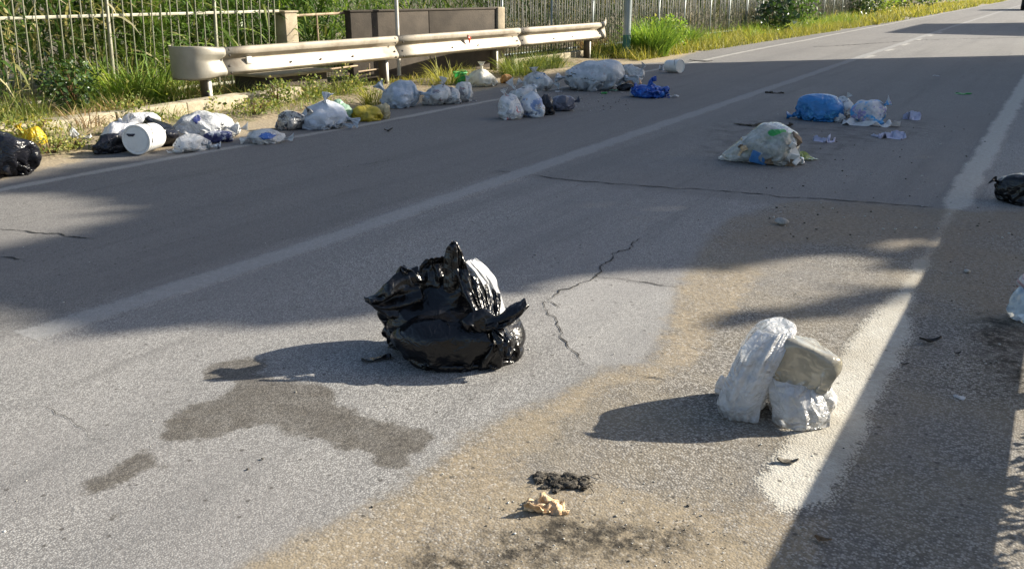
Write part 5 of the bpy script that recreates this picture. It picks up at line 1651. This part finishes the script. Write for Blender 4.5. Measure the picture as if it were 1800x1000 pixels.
litter_bag((166, 233, 226, 270), 'flat torn black bag at the foot of the white bag left of the tub', M_BLACK2, 105, group=GL, dep=0.6)
litter_bag((220, 196, 285, 240), 'white bag lying rearmost behind the tub, against the kerb', M_WHITE, 106, group=GL, knot=(1, 0, 0.3), tuft=0.1)
litter_bag((244, 202, 316, 262), 'shiny black bag slumped right behind the white tub', M_BLACK2, 107, group=GL, knot=(-0.5, 0, 0.9))
a = litter_bag((306, 194, 398, 250), 'large grey see-through bag with a blue mark, leaning on the kerb below the rail end', M_GREY, 108, group=GL, knot=(0.7, -0.3, 0.2), sub=5, lump=(0.7, 1.0), tuft=0.25, tips=((-8, 0.28, 0.2),))
surf_patch(a[0], a[3], a[1], a[2], (-0.02, 0.80), 0.07, M_NAVY, 'blue_print', 3)
litter_bag((366, 197, 424, 242), 'pale grey bag with one dark ring, behind the large grey bag', M_GREY2, 109, group=GL, knot=(1, 0, -0.2), lump=(0.7, 1), tips=((0, 0.3, 0.25),))
litter_bag((306, 235, 372, 268), 'low grey bag with dark scribbled print, in front of the large grey one', M_PRINT_DARK, 110, group=GL, dep=0.8, lump=(0.7, 1), knot=(1, -0.2, -0.2), tips=((-10, 0.3, 0.25), (200, 0.2, 0.2)))
litter_bag((358, 229, 410, 252), 'small navy and clear wad tucked under the large grey bag', plastic('navy_film', (0.06, 0.07, 0.20), 0.3, [((0.55, 0.57, 0.62), 0.54, 9, 0.9)], trans=0.1, seed=21), 111, group=GL, dep=0.6)
a = litter_bag((437, 226, 503, 254), 'white bag with a broad blue printed panel, lying alone across the edge line', M_GREY2, 112, group=GL, knot=(-1, -0.2, -0.1), lump=(0.7, 1), sub=5, tips=((190, 0.3, 0.25), (-5, 0.25, 0.2)))
surf_patch(a[0], a[3], a[1], a[2], (0.0, 0.62), 0.22, plastic('blue_print', (0.03, 0.12, 0.42), 0.35, [((0.25, 0.35, 0.6), 0.56, 26, 0.6)], trans=0.05), 'blue_panel', 5, asp=0.45)
litter_bag((484, 193, 546, 230), 'clear bag full of dark mottled rubbish, left of the tall white bag', M_DARKMIX, 113, group=GL, tips=((60, 0.3, 0.3),))
litter_bag((530, 174, 613, 228), 'tall white bag with a pinched peak, standing on the gutter edge', plastic('white_film_soft', (0.66, 0.70, 0.77), 0.38, trans=0.3, seed=31, wr=13, bump=0.5), 114, group=GL, knot=(0.05, -0.1, 1), tuft=0.45, neck=0.10, sub=5, lump=(0.7, 1), tips=((85, 0.22, 0.25), (-15, 0.3, 0.25)))
litter_bag((541, 203, 600, 229), 'small white bag slumped against the front of the tall white bag', plastic('white_film_small', (0.64, 0.69, 0.77), 0.38, trans=0.3, seed=33), 115, group=GL, knot=(1, -0.3, -0.5), tips=((-12, 0.5, 0.3),))
litter_bag((578, 174, 623, 214), 'pale green bag standing behind the tall white bag', M_PALEGREEN, 116, group=GL, lump=(0.7, 1))
litter_bag((618, 184, 674, 213), 'ochre yellow bag lying in the gutter to the right of the pale green one', M_OCHRE, 117, group=GL, lump=(0.72, 1), knot=(-1, 0, 0), tuft=0.15, tips=((175, 0.3, 0.25),))
litter_bag((660, 181, 687, 210), 'little cream bag pressed against the ochre yellow bag', plastic('cream_film', (0.55, 0.48, 0.30), 0.45, trans=0.25), 118, group=GL)
a = litter_bag((668, 141, 743, 191), 'pale blue-grey bag with deep folds, in front of the second rail post', plastic('blue_grey_film', (0.52, 0.58, 0.66), 0.36, [((0.33, 0.40, 0.50), 0.52, 6, 0.7)], trans=0.25, seed=41, wr=9, bump=0.6), 119, group=GL, lump=(0.7, 1), sub=5, knot=(1, -0.3, 0.2), tips=((130, 0.3, 0.3), (-10, 0.25, 0.3)))
litter_bag((742, 148, 793, 186), 'pinkish white bag with dark print, first of three right of the folded blue-grey one', M_PRINT_MIX, 120, group=GL, knot=(-0.2, 0, 1), tuft=0.2, tips=((80, 0.35, 0.3), (-20, 0.3, 0.25)))
litter_bag((774, 150, 812, 184), 'white bag with a black stripe, middle of three small bags before the green tub', M_PRINT_DARK, 121, group=GL, tips=((110, 0.35, 0.3),))
litter_bag((798, 143, 832, 180), 'grey white bag with red flecks, third of three small bags before the green tub', M_PRINT_MIX, 122, group=GL, knot=(-0.2, 0, 1), tuft=0.2, tips=((70, 0.4, 0.3), (-25, 0.3, 0.25)))
litter_bag((819, 116, 876, 153), 'sunlit cream white bag beside the third rail post', M_CREAM, 123, group=GL, lump=(0.7, 1), knot=(0, 0.2, 1), tuft=0.12, tips=((95, 0.25, 0.25), (200, 0.25, 0.25)))
litter_bag((879, 130, 900, 147), 'rusty orange wad of film at the foot of the third rail post', M_ORANGE, 124, sub=3, cat='wad')
# green tub
lc, r_, w_, h_ = place_px(797, 126, 821, 151)
gt = empty('green_tub', lc, r_, 'small bright green plastic tub standing in the weeds by the wall', 'tub')
mb = MB()
n = 20
prof = [(0.38, 0.0), (0.42, 0.5), (0.5, 1.0), (0.53, 1.0), (0.53, 0.93), (0.49, 0.93)]
V, Fq = [], []
for (rr, zz) in [(0.0, 0.02)] + prof[:3] + [(0.54, 1.0), (0.54, 0.92)]:
    for k in range(n):
        V.append((rr * w_ * cos(2 * pi * k / n), rr * w_ * sin(2 * pi * k / n), zz * h_))
for i in range(5):
    for k in range(n):
        Fq.append((i * n + k, i * n + (k + 1) % n, (i + 1) * n + (k + 1) % n, (i + 1) * n + k))
o = obj('tub_body', mesh_from('tub_body', V, Fq), M_GREENPL, gt, smooth=True)
mb = MB(); mb.tube([(-0.5 * w_, 0, h_), (-0.3 * w_, -0.1 * w_, h_ * 1.12), (0.3 * w_, -0.1 * w_, h_ * 1.12), (0.5 * w_, 0, h_)], 0.006, 6)
mb.build('handle', M_GREENPL, gt)

# second cluster, out on the left lane
GC = 'rubbish bags in the left lane'
litter_bag((875, 164, 921, 211), 'white bag with red print, front left of the clump in the left lane', M_PRINT_RED, 131, group=GC, dep=0.9, lump=(0.72, 1), knot=(-0.2, 0.3, 1), tuft=0.15, tips=((110, 0.3, 0.3),))
litter_bag((894, 149, 945, 186), 'white bag with dark spots, at the back of the clump in the left lane', M_PRINT_DARK, 132, group=GC, knot=(-0.8, 0, 0.8), tips=((130, 0.4, 0.3),))
litter_bag((913, 160, 958, 207), 'bluish bag with tan contents, middle of the clump in the left lane', M_PRINT_BLUE, 133, group=GC, dep=0.9, lump=(0.72, 1), knot=(0, 0.2, 1), tuft=0.12, tips=((75, 0.35, 0.3),))
litter_bag((944, 166, 976, 203), 'thin black bag wedged between the bluish bag and the slate one', M_BLACK2, 134, group=GC)
litter_bag((963, 167, 1011, 197), 'slate grey bag at the right end of the clump in the left lane', M_SLATE, 135, group=GC, dep=0.7, lump=(0.72, 1), tips=((20, 0.25, 0.25),))
a = litter_bag((918, 125, 973, 161), 'white bag with a blue top, standing alone left of the huge frosted bag', M_GREY2, 136, group=GC, lump=(0.7, 1), knot=(0, 0, 1), tuft=0.1, tips=((100, 0.25, 0.3), (170, 0.25, 0.25), (-5, 0.25, 0.2)))
surf_patch(a[0], a[3], a[1], a[2], (0.05, 0.80), 0.20, plastic('blue_top', (0.05, 0.25, 0.50), 0.35, [((0.25, 0.45, 0.68), 0.5, 20, 0.8)], trans=0.1), 'blue_panel', 8, asp=0.4)
litter_bag((991, 104, 1103, 161), 'huge frosted grey bag bulging at the far end of the guardrail', M_BIGGREY, 137, group=GC, dep=0.8, lump=(0.8, 1), knot=(1, -0.15, -0.15), tuft=0.3, sub=5, tips=((178, 0.18, 0.14), (5, 0.22, 0.2)))
litter_bag((1088, 113, 1120, 134), 'small dark and white wad behind the huge frosted bag', M_PRINT_DARK, 138, sub=3, group=GC)
litter_bag((1098, 117, 1133, 142), 'small round grey white bag right of the huge frosted bag', M_GREY2, 139, group=GC, lump=(0.7, 1), tips=((60, 0.4, 0.35),))
litter_bag((1098, 133, 1128, 153), 'peach coloured card and film crushed beside the blue shredded bag', M_PEACH, 140, sub=3, cat='card', name='crushed_card')
litter_bag((1084, 146, 1114, 160), 'little black wad between the huge frosted bag and the blue one', M_BLACK2, 141, sub=3, group=GC)
a = litter_bag((1107, 146, 1176, 172), 'shredded bright blue bag with loose handles on the left lane', M_BLUE2, 142, group=GC, slack=1.5, dep=0.7, vac=1.6, limf=1.5, dent=0.3, hs=0.9)
for i, (x, y, z, l_, ro) in enumerate([(-0.15, -0.2, 0.22, 0.7, (0.5, 0.2, 0.3)), (0.12, -0.25, 0.20, 0.7, (0.3, -0.4, 1.2)), (0.0, 0.0, 0.28, 0.6, (-0.3, 0.5, 2.2)), (0.3, -0.1, 0.12, 0.6, (0.2, 0.4, 0.1))]):
    P, F = sim_sheet(17, 11, l_ * a[1], 0.4 * a[1], 500 + i, squeeze=0.7, rough=0.7, settle=False, lift=0)
    e = obj('torn_film', mesh_from('torn_film', P, F), M_BLUE2, a[0], (x * a[1], y * a[1], z * a[1]), ro, smooth=True)
    sm = e.modifiers.new('thickness', 'SOLIDIFY'); sm.thickness = 0.002
P, F = sim_sheet(9, 7, 0.22, 0.14, 143, squeeze=0.85, rough=0.3)
obj('clear_end', mesh_from('clear_end', P, F), M_GREY2, a[0], (0.58 * a[1], 0, 0.005), smooth=True)
P, F = sim_sheet(9, 7, 0.14, 0.12, 144, squeeze=0.8, rough=0.4)
obj('clear_end', mesh_from('clear_end', fit(P, None, None, (0.0, 0.1)), F), M_GREY2, a[0], (-0.40 * a[1], -0.05, 0.02), smooth=True)

# tubs (a lying drum with a lid)
def tub(name, p0, p1, rad, label, smudge=True):
    """lying pail: axis from lid centre p0 to base centre p1"""
    p0, p1 = np.array(p0, float), np.array(p1, float)
    L = np.linalg.norm(p1 - p0)
    root = empty(name, tuple(p0), 0, label, 'tub')
    q = Vector(p1 - p0).to_track_quat('Z', 'Y')
    root.rotation_mode = 'QUATERNION'
    root.rotation_quaternion = q
    n = 40

    def lathe(nm, prof, mat):
        V = [(r * cos(2 * pi * k / n), r * sin(2 * pi * k / n), z) for r, z in prof for k in range(n)]
        Fq = [(i * n + k, i * n + (k + 1) % n, (i + 1) * n + (k + 1) % n, (i + 1) * n + k) for i in range(len(prof) - 1) for k in range(n)]
        me = mesh_from(nm, V, Fq)
        o = obj(nm, me, mat, root, smooth=True)
        me.set_sharp_from_angle(angle=radians(35))
        return o
    R = rad
    lathe('body', [(R * 0.955, 0.012), (R * 0.955, 0.05), (R * 0.985, 0.055), (R * 0.985, 0.068), (R * 0.95, 0.072), (R * 0.88, L - 0.01), (R * 0.86, L), (0.0, L - 0.004)], M_WHITEHARD)
    lathe('lid', [(0.0, 0.006), (R * 0.80, 0.006), (R * 0.84, 0.012), (R * 0.90, 0.004), (R * 0.90, 0.0), (R * 0.97, 0.0), (R, 0.004), (R, 0.022), (R * 0.97, 0.024)], M_WHITEHARD)
    mb = MB(); mb.tube([(R * 1.0 * cos(a_), R * 1.0 * sin(a_), 0.05 + 0.30 * L * sin(a_ * 1.0 - 0.2) ** 2) for a_ in np.linspace(0.2, pi + 0.2, 14)], 0.0035, 5)
    mb.build('handle', M_BOLT, root)
    if smudge:
        V = [(0.34 * R + 0.26 * R * cos(a_) * (1 + 0.3 * sin(3 * a_)), 0.30 * R + 0.14 * R * sin(a_) * (1 + 0.4 * cos(2 * a_)), 0.003) for a_ in np.linspace(0, 2 * pi, 18, endpoint=False)]
        mb = MB(); mb.poly([(x, y, z - 0.002) for x, y, z in V] + [(x, y, z + 0.002) for x, y, z in V], [tuple(range(18))[::-1], tuple(range(18, 36))] + [(k, (k + 1) % 18, 18 + (k + 1) % 18, 18 + k) for k in range(18)])
        mb.build('dark_smear', M_DARKCARD, root)
    return root


g = G(247, 276)
dr = g / np.hypot(*g)
side = np.array([dr[1], -dr[0]])
d_ = depth_of(*g)
R_ = 26.5 / FPX * d_
p0 = g + dr * 0.10 - side * 0.02
ax_ = side * 0.50 + dr * 0.86
ax_ /= np.hypot(*ax_)
tub('white_tub', (p0[0], p0[1], R_ + 0.005), (p0[0] + ax_[0] * 0.36, p0[1] + ax_[1] * 0.36, R_ * 0.9 + 0.005), R_,
    'white plastic tub lying on its side among the bags, lid towards the road')
g = G(1190, 130)
R_ = 11.5 / FPX * depth_of(*g) * 1.02
dr = g / np.hypot(*g); side = np.array([dr[1], -dr[0]])
p0 = g + side * 0.06 + dr * 0.1
ax_ = -side * 0.75 + dr * 0.66
tub('white_tub', (p0[0], p0[1], R_ + 0.003), (p0[0] + ax_[0] * 0.34, p0[1] + ax_[1] * 0.34, R_ * 0.9 + 0.003), R_,
    'far white tub lying on the sunlit road past the huge frosted bag', smudge=False)

# ------------------------------------------------------------------ the right lane
CB = empty('clear_rubbish_bag', (0, 0, 0))
lc, r_, w_, h_ = place_px(1262, 214, 1411, 291, 0.65)
CB.location = lc; CB.rotation_euler = (0, 0, r_)
tag(CB, 'clear bag of packaging with a green bottle showing, on the shaded right lane', 'bag')
P, F = sim_bag(w_, w_ * 0.6, h_, 201, sub=5, slack=1.12, boxy=0.86, knot=(-1.0, -0.1, -0.25), neck=0.30, tuft=0.25, iters=50, lump=(0.7, 1), vac=0.25)
fit(P, (-w_ / 2, w_ / 2), (-w_ * 0.3, w_ * 0.3), (0.001, h_))
t = (P[:, 0] / w_ + 0.5)
P[:, 2] *= np.interp(t, [0, 0.1, 0.28, 0.48, 0.78, 1], [0.16, 0.30, 0.66, 1.0, 1.0, 0.92])
P[:, 1] *= np.interp(t, [0, 0.15, 0.45, 0.7, 1], [0.55, 0.65, 0.9, 1.0, 0.95])
sub1(obj('film_sack', mesh_from('film_sack', P, F), M_CLEAR, CB, smooth=True))
R3 = lambda a, b, c_: np.array(Matrix.Rotation(a, 3, 'X') @ Matrix.Rotation(b, 3, 'Y') @ Matrix.Rotation(c_, 3, 'Z'))
items = [('blue_carton', M_CARDB, (-0.02, -0.22, 0.16), (0.20, 0.05, 0.18), (0.2, 0.3, 0.2)), ('white_carton', M_CARDW, (0.17, -0.20, 0.38), (0.17, 0.07, 0.24), (-0.3, 0.5, 0.2)),
         ('white_carton', M_CARDW, (0.32, -0.12, 0.26), (0.15, 0.10, 0.2), (0.3, -0.5, 0.6)), ('dark_label', M_DARKCARD, (-0.22, -0.17, 0.30), (0.055, 0.02, 0.11), (-0.5, 0.1, 0.1)),
         ('dark_label', M_DARKCARD, (0.03, -0.17, 0.46), (0.05, 0.02, 0.13), (-0.5, 0.3, 0.1)), ('brown_scrap', M_FOODTAN, (0.20, -0.1, 0.10), (0.35, 0.2, 0.14), (0, 0.1, 0.2)),
         ('brown_scrap', M_FOODTAN, (0.33, -0.05, 0.55), (0.14, 0.1, 0.22), (0.3, 0.8, 0.2)), ('white_carton', M_CARDW, (-0.12, -0.02, 0.22), (0.26, 0.12, 0.2), (0.1, -0.4, 0.2))]
ri = np.random.RandomState(31)
for q in range(26):
    m_ = [M_CARDW, M_DARKCARD, M_FOODTAN, M_CARDW, M_LIME, M_CARDB, M_PAPERTAN, M_PAPERWHITE][ri.randint(8)]
    items.append(('packet', m_, (ri.uniform(-0.25, 0.40), ri.uniform(-0.24, -0.08), ri.uniform(0.10, 0.62)), (ri.uniform(0.03, 0.10), ri.uniform(0.015, 0.04), ri.uniform(0.05, 0.13)), tuple(ri.uniform(-0.8, 0.8, 3))))
for nm, m_, (x, y, z), s_, ro in items:
    mb = MB(); mb.box((0, 0, 0), (s_[0] * w_, s_[1] * w_, s_[2] * h_ * 1.6), M=R3(*ro), bev=0.004)
    mb.build(nm, m_, CB, (x * w_, y * w_, z * h_ + 0.01))
mb = MB(); mb.tube([(-0.10, 0, -0.03), (-0.06, 0, 0), (0.06, 0, 0.02), (0.09, 0, 0.03), (0.12, 0, 0.035)], [0.05, 0.062, 0.058, 0.03, 0.018], 14)
mb.build('green_bottle', M_GREENPL, CB, (0.16 * w_, -0.13 * w_, 0.70 * h_), (0, 0.1, 0.3), smooth=True)
P, F = sim_sheet(13, 15, 0.17, 0.26, 205, squeeze=0.8, rough=0.35, gather=0.6)
o = obj('film_scrap', mesh_from('film_scrap', fit(P, None, None, (0.002, 0.07)), F), M_LIME, None, (*G(1414, 279), 0.003), (0, 0, -1.9), smooth=True)
sub1(o); tag(o, 'yellow-green scrap of film lying against the clear bag of packaging', 'film scrap')

GB = litter_bag((1393, 164, 1480, 214), 'bright blue bag with a long tail, on the right lane beyond the clear bag', M_BLUE, 211, sub=5, boxy=0.9, dent=0.10, knot=(-1, -0.1, -0.2), tuft=0.3, neck=0.2, lump=(0.72, 1), tips=((188, 0.15, 0.2),))
litter_bag((1462, 168, 1499, 206), 'white bag with grey flecks leaning on the right side of the bright blue bag', M_PRINT_MIX, 212, lump=(0.72, 1), tips=((60, 0.3, 0.3),))
litter_bag((1462, 196, 1486, 215), 'small white crumpled wad in front of the bright blue bag', M_PAPERWHITE, 213, sub=3, cat='paper wad', name='paper_wad')
a = litter_bag((1493, 173, 1553, 219), 'white bag printed purple and light blue, right of the bright blue bag', M_PURPLE, 214, sub=5, lump=(0.75, 1), knot=(0.7, 0, 0.9), tuft=0.2, hs=0.95, tips=((35, 0.25, 0.3),))
P, F = sim_sheet(21, 13, 0.62, 0.30, 215, squeeze=0.85, rough=0.25)
o = sub1(obj('white_flap', mesh_from('white_flap', fit(P, (-0.34, 0.34), None, (0.002, 0.10)), F), M_PAPERWHITE, a[0], (0.04, -0.36 * a[1], 0.0), smooth=True))


def paper(px, seed, mat, label, cat='paper', name='crumpled_paper', rough=0.22, nx=19, ny=15, asp=0.8, sq=0.88, rz=0.0, zmax=None):
    lc, r_, w_, h_ = place_px(*px, 0.6)
    P, F = sim_sheet(nx, ny, w_ * 1.2, w_ * 1.2 * asp, seed, squeeze=sq, rough=rough)
    g = np.stack(np.meshgrid(np.linspace(-1, 1, nx), np.linspace(-1, 1, ny)), -1).reshape(-1, 2)
    an_ = np.arctan2(g[:, 1], g[:, 0])
    lim_ = 0.95 + 0.38 * fbm(np.stack([np.cos(an_) * 1.7, np.sin(an_) * 1.7, an_ * 0 + seed], 1), seed, 2)
    sc_ = np.minimum(1, lim_ / np.maximum(np.hypot(g[:, 0], g[:, 1]), 1e-6))
    P[:, :2] *= sc_[:, None]
    fit(P, (-w_ / 2, w_ / 2), None, (0.002, zmax or max(0.015, h_ * 0.8)))
    o = obj(name, mesh_from(name, P, F), mat, None, lc, (0, 0, r_ + rz), smooth=True)
    s = o.modifiers.new('thickness', 'SOLIDIFY'); s.thickness = 0.0015
    return tag(o, label, cat)


paper((1429, 234, 1467, 250), 221, M_PAPERLILAC, 'lilac paper folded into a point, just right of the clear bag of packaging')
paper((1532, 226, 1590, 243), 222, M_PAPERLILAC, 'flat torn lilac paper in front of the purple printed bag', rough=0.22)
paper((1588, 190, 1617, 210), 223, M_PAPERLILAC, 'small crumpled lilac paper to the right of the purple printed bag')
paper((1158, 111, 1179, 124), 224, M_PAPERWHITE, 'torn white paper lying beside the far white tub')
paper((1679, 157, 1707, 166), 225, M_GREENPL, 'flat green plastic scrap alone on the shaded right lane', 'plastic scrap', 'plastic_scrap', zmax=0.02)
paper((920, 862, 1001, 904), 226, M_PAPERTAN, 'crumpled tan paper bag on the soil at the bottom of the picture', 'paper bag', 'paper_bag', zmax=0.045, rough=0.45, nx=25, ny=19, sq=0.62, asp=0.8)
paper((1290, 209, 1392, 226), 227, M_MATTED, 'strip of dark wet rags behind the clear bag of packaging', 'rag', 'dark_rag', rough=0.4, nx=27, ny=9, asp=0.25, zmax=0.05)
paper((1345, 155, 1378, 165), 228, M_MATTED, 'thin dark rag beside the centre line, left of the bright blue bag', 'rag', 'dark_rag', rough=0.3, asp=0.4, zmax=0.03)
paper((1676, 686, 1696, 699), 229, M_PAPERWHITE, 'tiny white paper scrap on the shaded shoulder', 'paper scrap', 'paper_scrap', zmax=0.008)
paper((1640, 128, 1652, 134), 230, M_PAPERWHITE, 'pale pebble sized paper scrap on the right lane near the sunlit stretch', 'paper scrap', 'paper_scrap', zmax=0.02)

# dark matted clump behind the tan paper
lc, r_, w_, h_ = place_px(936, 822, 1050, 866, 0.7)
mc = empty('matted_clump', lc, r_, 'flat clump of dark matted fibre on the soil behind the tan paper bag', 'clump')
P, F = sim_sheet(33, 17, w_, w_ * 0.42, 240, squeeze=0.95, rough=0.30)
P[:, 2] = 0.002 + np.abs(fbm(P * 30, 8, 3)) * 0.02 * np.clip(1 - (P[:, 0] / w_ * 2) ** 2, 0, 1) 
Pk = P.copy()
keep = fbm(np.stack([P[:, 0] * 16, P[:, 1] * 16, P[:, 0] * 0 + 3], 1), 77, 3) - 1.1 * ((P[:, 0] / w_ * 2) ** 2 + (P[:, 1] / (w_ * 0.21)) ** 2 * 0.7) + 0.75
F = F[(keep[F] > 0).all(1)]
obj('mat', mesh_from('mat', P, F), M_MATTED, mc, smooth=True)
mb = MB()
for i in range(45):
    x, y = RNG.normal(0, 0.20) * w_, RNG.normal(0, 0.09) * w_
    a_ = RNG.uniform(0, 2 * pi); l_ = RNG.uniform(0.008, 0.022)
    p_ = [(x, y, 0.004), (x + l_ * cos(a_), y + l_ * sin(a_), RNG.uniform(0.008, 0.025)), (x + 1.8 * l_ * cos(a_ + 0.5), y + 1.8 * l_ * sin(a_ + 0.5), 0.004)]
    mb.tube(p_, 0.0016, 3, cap=False)
tag(mb.build('fibres', M_MATTED, mc), kind='stuff')
for i in range(26):
    P, F = sim_bag(0.040, 0.028, 0.012, 600 + i, sub=3, slack=1.4, iters=16, limf=1.5, dent=0.3)
    obj('fibre_lump', mesh_from('fibre_lump', P * RNG.uniform(0.5, 1.4), F), M_MATTED, mc, (RNG.normal(0.0, 0.23) * w_, RNG.normal(0, 0.12) * w_, 0), (0, 0, RNG.uniform(0, 6)), smooth=True)

# black bag and striped bottle at the right edge
litter_bag((1747, 304, 1838, 362), 'black rubbish bag on the dusty shoulder, cut by the right edge of the picture', M_BLACK, 251, sub=5, boxy=0.9, dent=0.12, knot=(-1, -0.2, 0.2), tuft=0.3, tips=((150, 0.14, 0.2),))
lc, r_, w_, h_ = place_px(1770, 462, 1850, 570, 0.8)
bb = empty('bottle_bag', lc, r_, 'clear bag striped white and red with pale blue bottles, at the right edge', 'bag')
P, F = sim_bag(w_, w_ * 0.8, h_ * 0.72, 261, sub=4, slack=1.06, dent=0.05, lump=(0.7, 1))
fit(P, (-w_ / 2, w_ / 2), None, (0.001, h_ * 0.72))
obj('bottle_bundle', mesh_from('bottle_bundle', P, F), M_BOTTLE, bb, smooth=True)
P, F = sim_bag(w_, w_ * 0.7, h_ * 0.7, 262, sub=4, slack=1.08, dent=0.06, knot=(0.3, 0, 1), tuft=0.3)
fit(P, (-w_ * 0.42, w_ / 2), None, (h_ * 0.48, h_))
obj('striped_film', mesh_from('striped_film', P, F), plastic('striped_film', (0.72, 0.74, 0.78), 0.3, stripes=((0.50, 0.26, 0.30), 26.0, 0.8), trans=0.3, clear=0.2), bb, smooth=True)

# dead leaves, pebbles, crumbs
M_LEAF = simple('dead_leaf', (0.16, 0.10, 0.05), 0.8, var=0.5, scale=40)
M_LEAFD = simple('dark_dead_leaf', (0.035, 0.03, 0.025), 0.8, var=0.5, scale=40)


def dead_leaf(px, py, L, seed, label, mat, rz=0.0, cup=1.0):
    n, m = 9, 5
    u, v = np.meshgrid(np.linspace(-1, 1, n), np.linspace(-1, 1, m))
    wd = np.sqrt(np.clip(1 - u ** 2, 0.01, 1)) * 0.34 * (1 - 0.25 * u)
    X, Y = u * L / 2, v * wd * L / 2
    Z = 0.004 + 0.10 * cup * L * (v ** 2) + 0.16 * cup * L * u ** 2 + 0.05 * cup * L * fbm(np.stack([X.ravel() / L * 4, Y.ravel() / L * 4, X.ravel() * 0 + seed], 1), seed, 2).reshape(X.shape)
    Z -= Z.min() - 0.002
    Q = np.arange(n * m).reshape(m, n)
    F = np.stack([Q[:-1, :-1].ravel(), Q[:-1, 1:].ravel(), Q[1:, 1:].ravel(), Q[1:, :-1].ravel()], 1)
    g_ = G(px, py)
    o = obj('dead_leaf', mesh_from('dead_leaf', np.stack([X.ravel(), Y.ravel(), Z.ravel()], 1), F), mat, None, (g_[0], g_[1], float(road_z(*g_)[0]) + 0.004), (0, 0, rz), smooth=True)
    sm = o.modifiers.new('thickness', 'SOLIDIFY'); sm.thickness = 0.001
    return tag(o, label, 'leaf')


dead_leaf(1384, 814, 0.075, 1, 'curled grey-brown leaf on the worn white edge line', simple('grey_leaf', (0.15, 0.13, 0.10), 0.8, var=0.5, scale=40), 0.4)
dead_leaf(1446, 950, 0.05, 2, 'reddish brown leaf near the bottom, below the end of the white line', M_LEAF, 0.2)
dead_leaf(1634, 602, 0.10, 3, 'dark curled leaf on the shaded shoulder, tips turned up', M_LEAFD, 0.5)
dead_leaf(683, 232, 0.13, 4, 'black scrap like leaf alone on the left lane', M_LEAFD, 1.4)
dead_leaf(1590, 641, 0.035, 5, 'tiny dark leaf at the edge of the shade right of the white bag', M_LEAFD, 0.4)
dead_leaf(1683, 622, 0.035, 6, 'small dark crumb shaped leaf right of the curled leaf on the shoulder', M_LEAFD, 0.8)
o = dead_leaf(1232, 108, 0.55, 7, 'long dark strip of bark on the sunlit road right of the far tub', M_LEAFD, 0.1, 0.15)
o['category'] = 'bark'; o.name = 'bark_strip'
M_STONE = simple('pebble_grey', (0.36, 0.34, 0.31), 0.9, var=0.3, scale=30)


def pebble(px, py, L, seed, label):
    D, F, _, _ = ico(2)
    P = D * (1 + 0.25 * fbm(D * 1.5, seed, 2))[:, None] * np.array([L / 2, L * 0.35, L * 0.22])
    P[:, 2] -= P[:, 2].min()
    g_ = G(px, py)
    return tag(obj('pebble', mesh_from('pebble', P, F), M_STONE, None, (g_[0], g_[1], float(road_z(*g_)[0])), (0, 0, seed), smooth=True), label, 'stone')


pebble(1373, 394, 0.11, 3, 'flat pale stone lying on the shaded brown asphalt')
pebble(1700, 478, 0.05, 5, 'small pale stone on the dusty shoulder right of the edge line')
pebble(940, 448, 0.022, 6, 'tiny pale chip of stone above the crack, right of the black bag')

V, Fs = [], []
cb_V, _, _, _ = ico(1)
ico_F = ico(1)[1]
crumbs = MB()
for i in range(700):
    zone = RNG.choice(5, p=[0.22, 0.25, 0.18, 0.25, 0.10])
    if zone == 0: g_ = G(RNG.uniform(960, 1110), RNG.uniform(160, 196))
    elif zone == 1: g_ = G(RNG.uniform(1330, 1800), RNG.uniform(200, 420))
    elif zone == 2: g_ = G(RNG.uniform(1650, 1800), RNG.uniform(380, 680))
    elif zone == 3: g_ = G(RNG.uniform(850, 1300), RNG.uniform(850, 1000))
    else: g_ = G(RNG.uniform(0, 1500), RNG.uniform(300, 990))
    s_ = RNG.uniform(0.004, 0.011) * (1.1 if zone in (0, 1) else (0.35 if zone == 3 else 0.6))
    crumbs.add(ico(1)[0] * s_ * np.array([1, RNG.uniform(0.5, 1), 0.5]) * (1 + 0.3 * RNG.uniform(-1, 1, (len(cb_V), 1))) + np.array([g_[0], g_[1], s_ * 0.3]), ico_F)
M_CRUMB = NT('crumbs')
_a = M_CRUMB.n('ShaderNodeNewGeometry').outputs['Random Per Island']
M_CRUMB = M_CRUMB.done(M_CRUMB.bsdf(M_CRUMB.ramp(_a, [(0.0, (0.03, 0.026, 0.02)), (0.38, (0.08, 0.07, 0.055)), (0.5, (0.32, 0.30, 0.26)), (0.85, (0.5, 0.5, 0.47))]), 0.8))
tag(crumbs.build('road_crumbs', M_CRUMB), 'scattered crumbs, glass chips and grit over the road', 'litter crumbs', kind='stuff')
for i, (px, py, L_, m_, lb) in enumerate([(982, 162, 0.10, M_PAPERWHITE, 'pale flat scrap in front of the huge frosted bag, leftmost of the scraps there'), (1040, 158, 0.08, M_PAPERWHITE, 'white scrap touching the foot of the huge frosted bag'),
                                        (1062, 165, 0.13, M_GREENPL, 'flat green glass-like scrap before the huge frosted bag'), (1079, 160, 0.12, plastic('pale_green_scrap', (0.3, 0.55, 0.4), 0.3, trans=0.2), 'pale green scrap beside the flat green one')]):
    P, F = sim_sheet(9, 7, L_ * 1.2, L_ * 0.8, 300 + i, squeeze=0.85, rough=0.3, iters=20)
    g_ = G(px, py)
    tag(obj('plastic_scrap', mesh_from('plastic_scrap', P, F), m_, None, (g_[0], g_[1], 0.003), (0, 0, i), smooth=True), lb, 'plastic scrap')
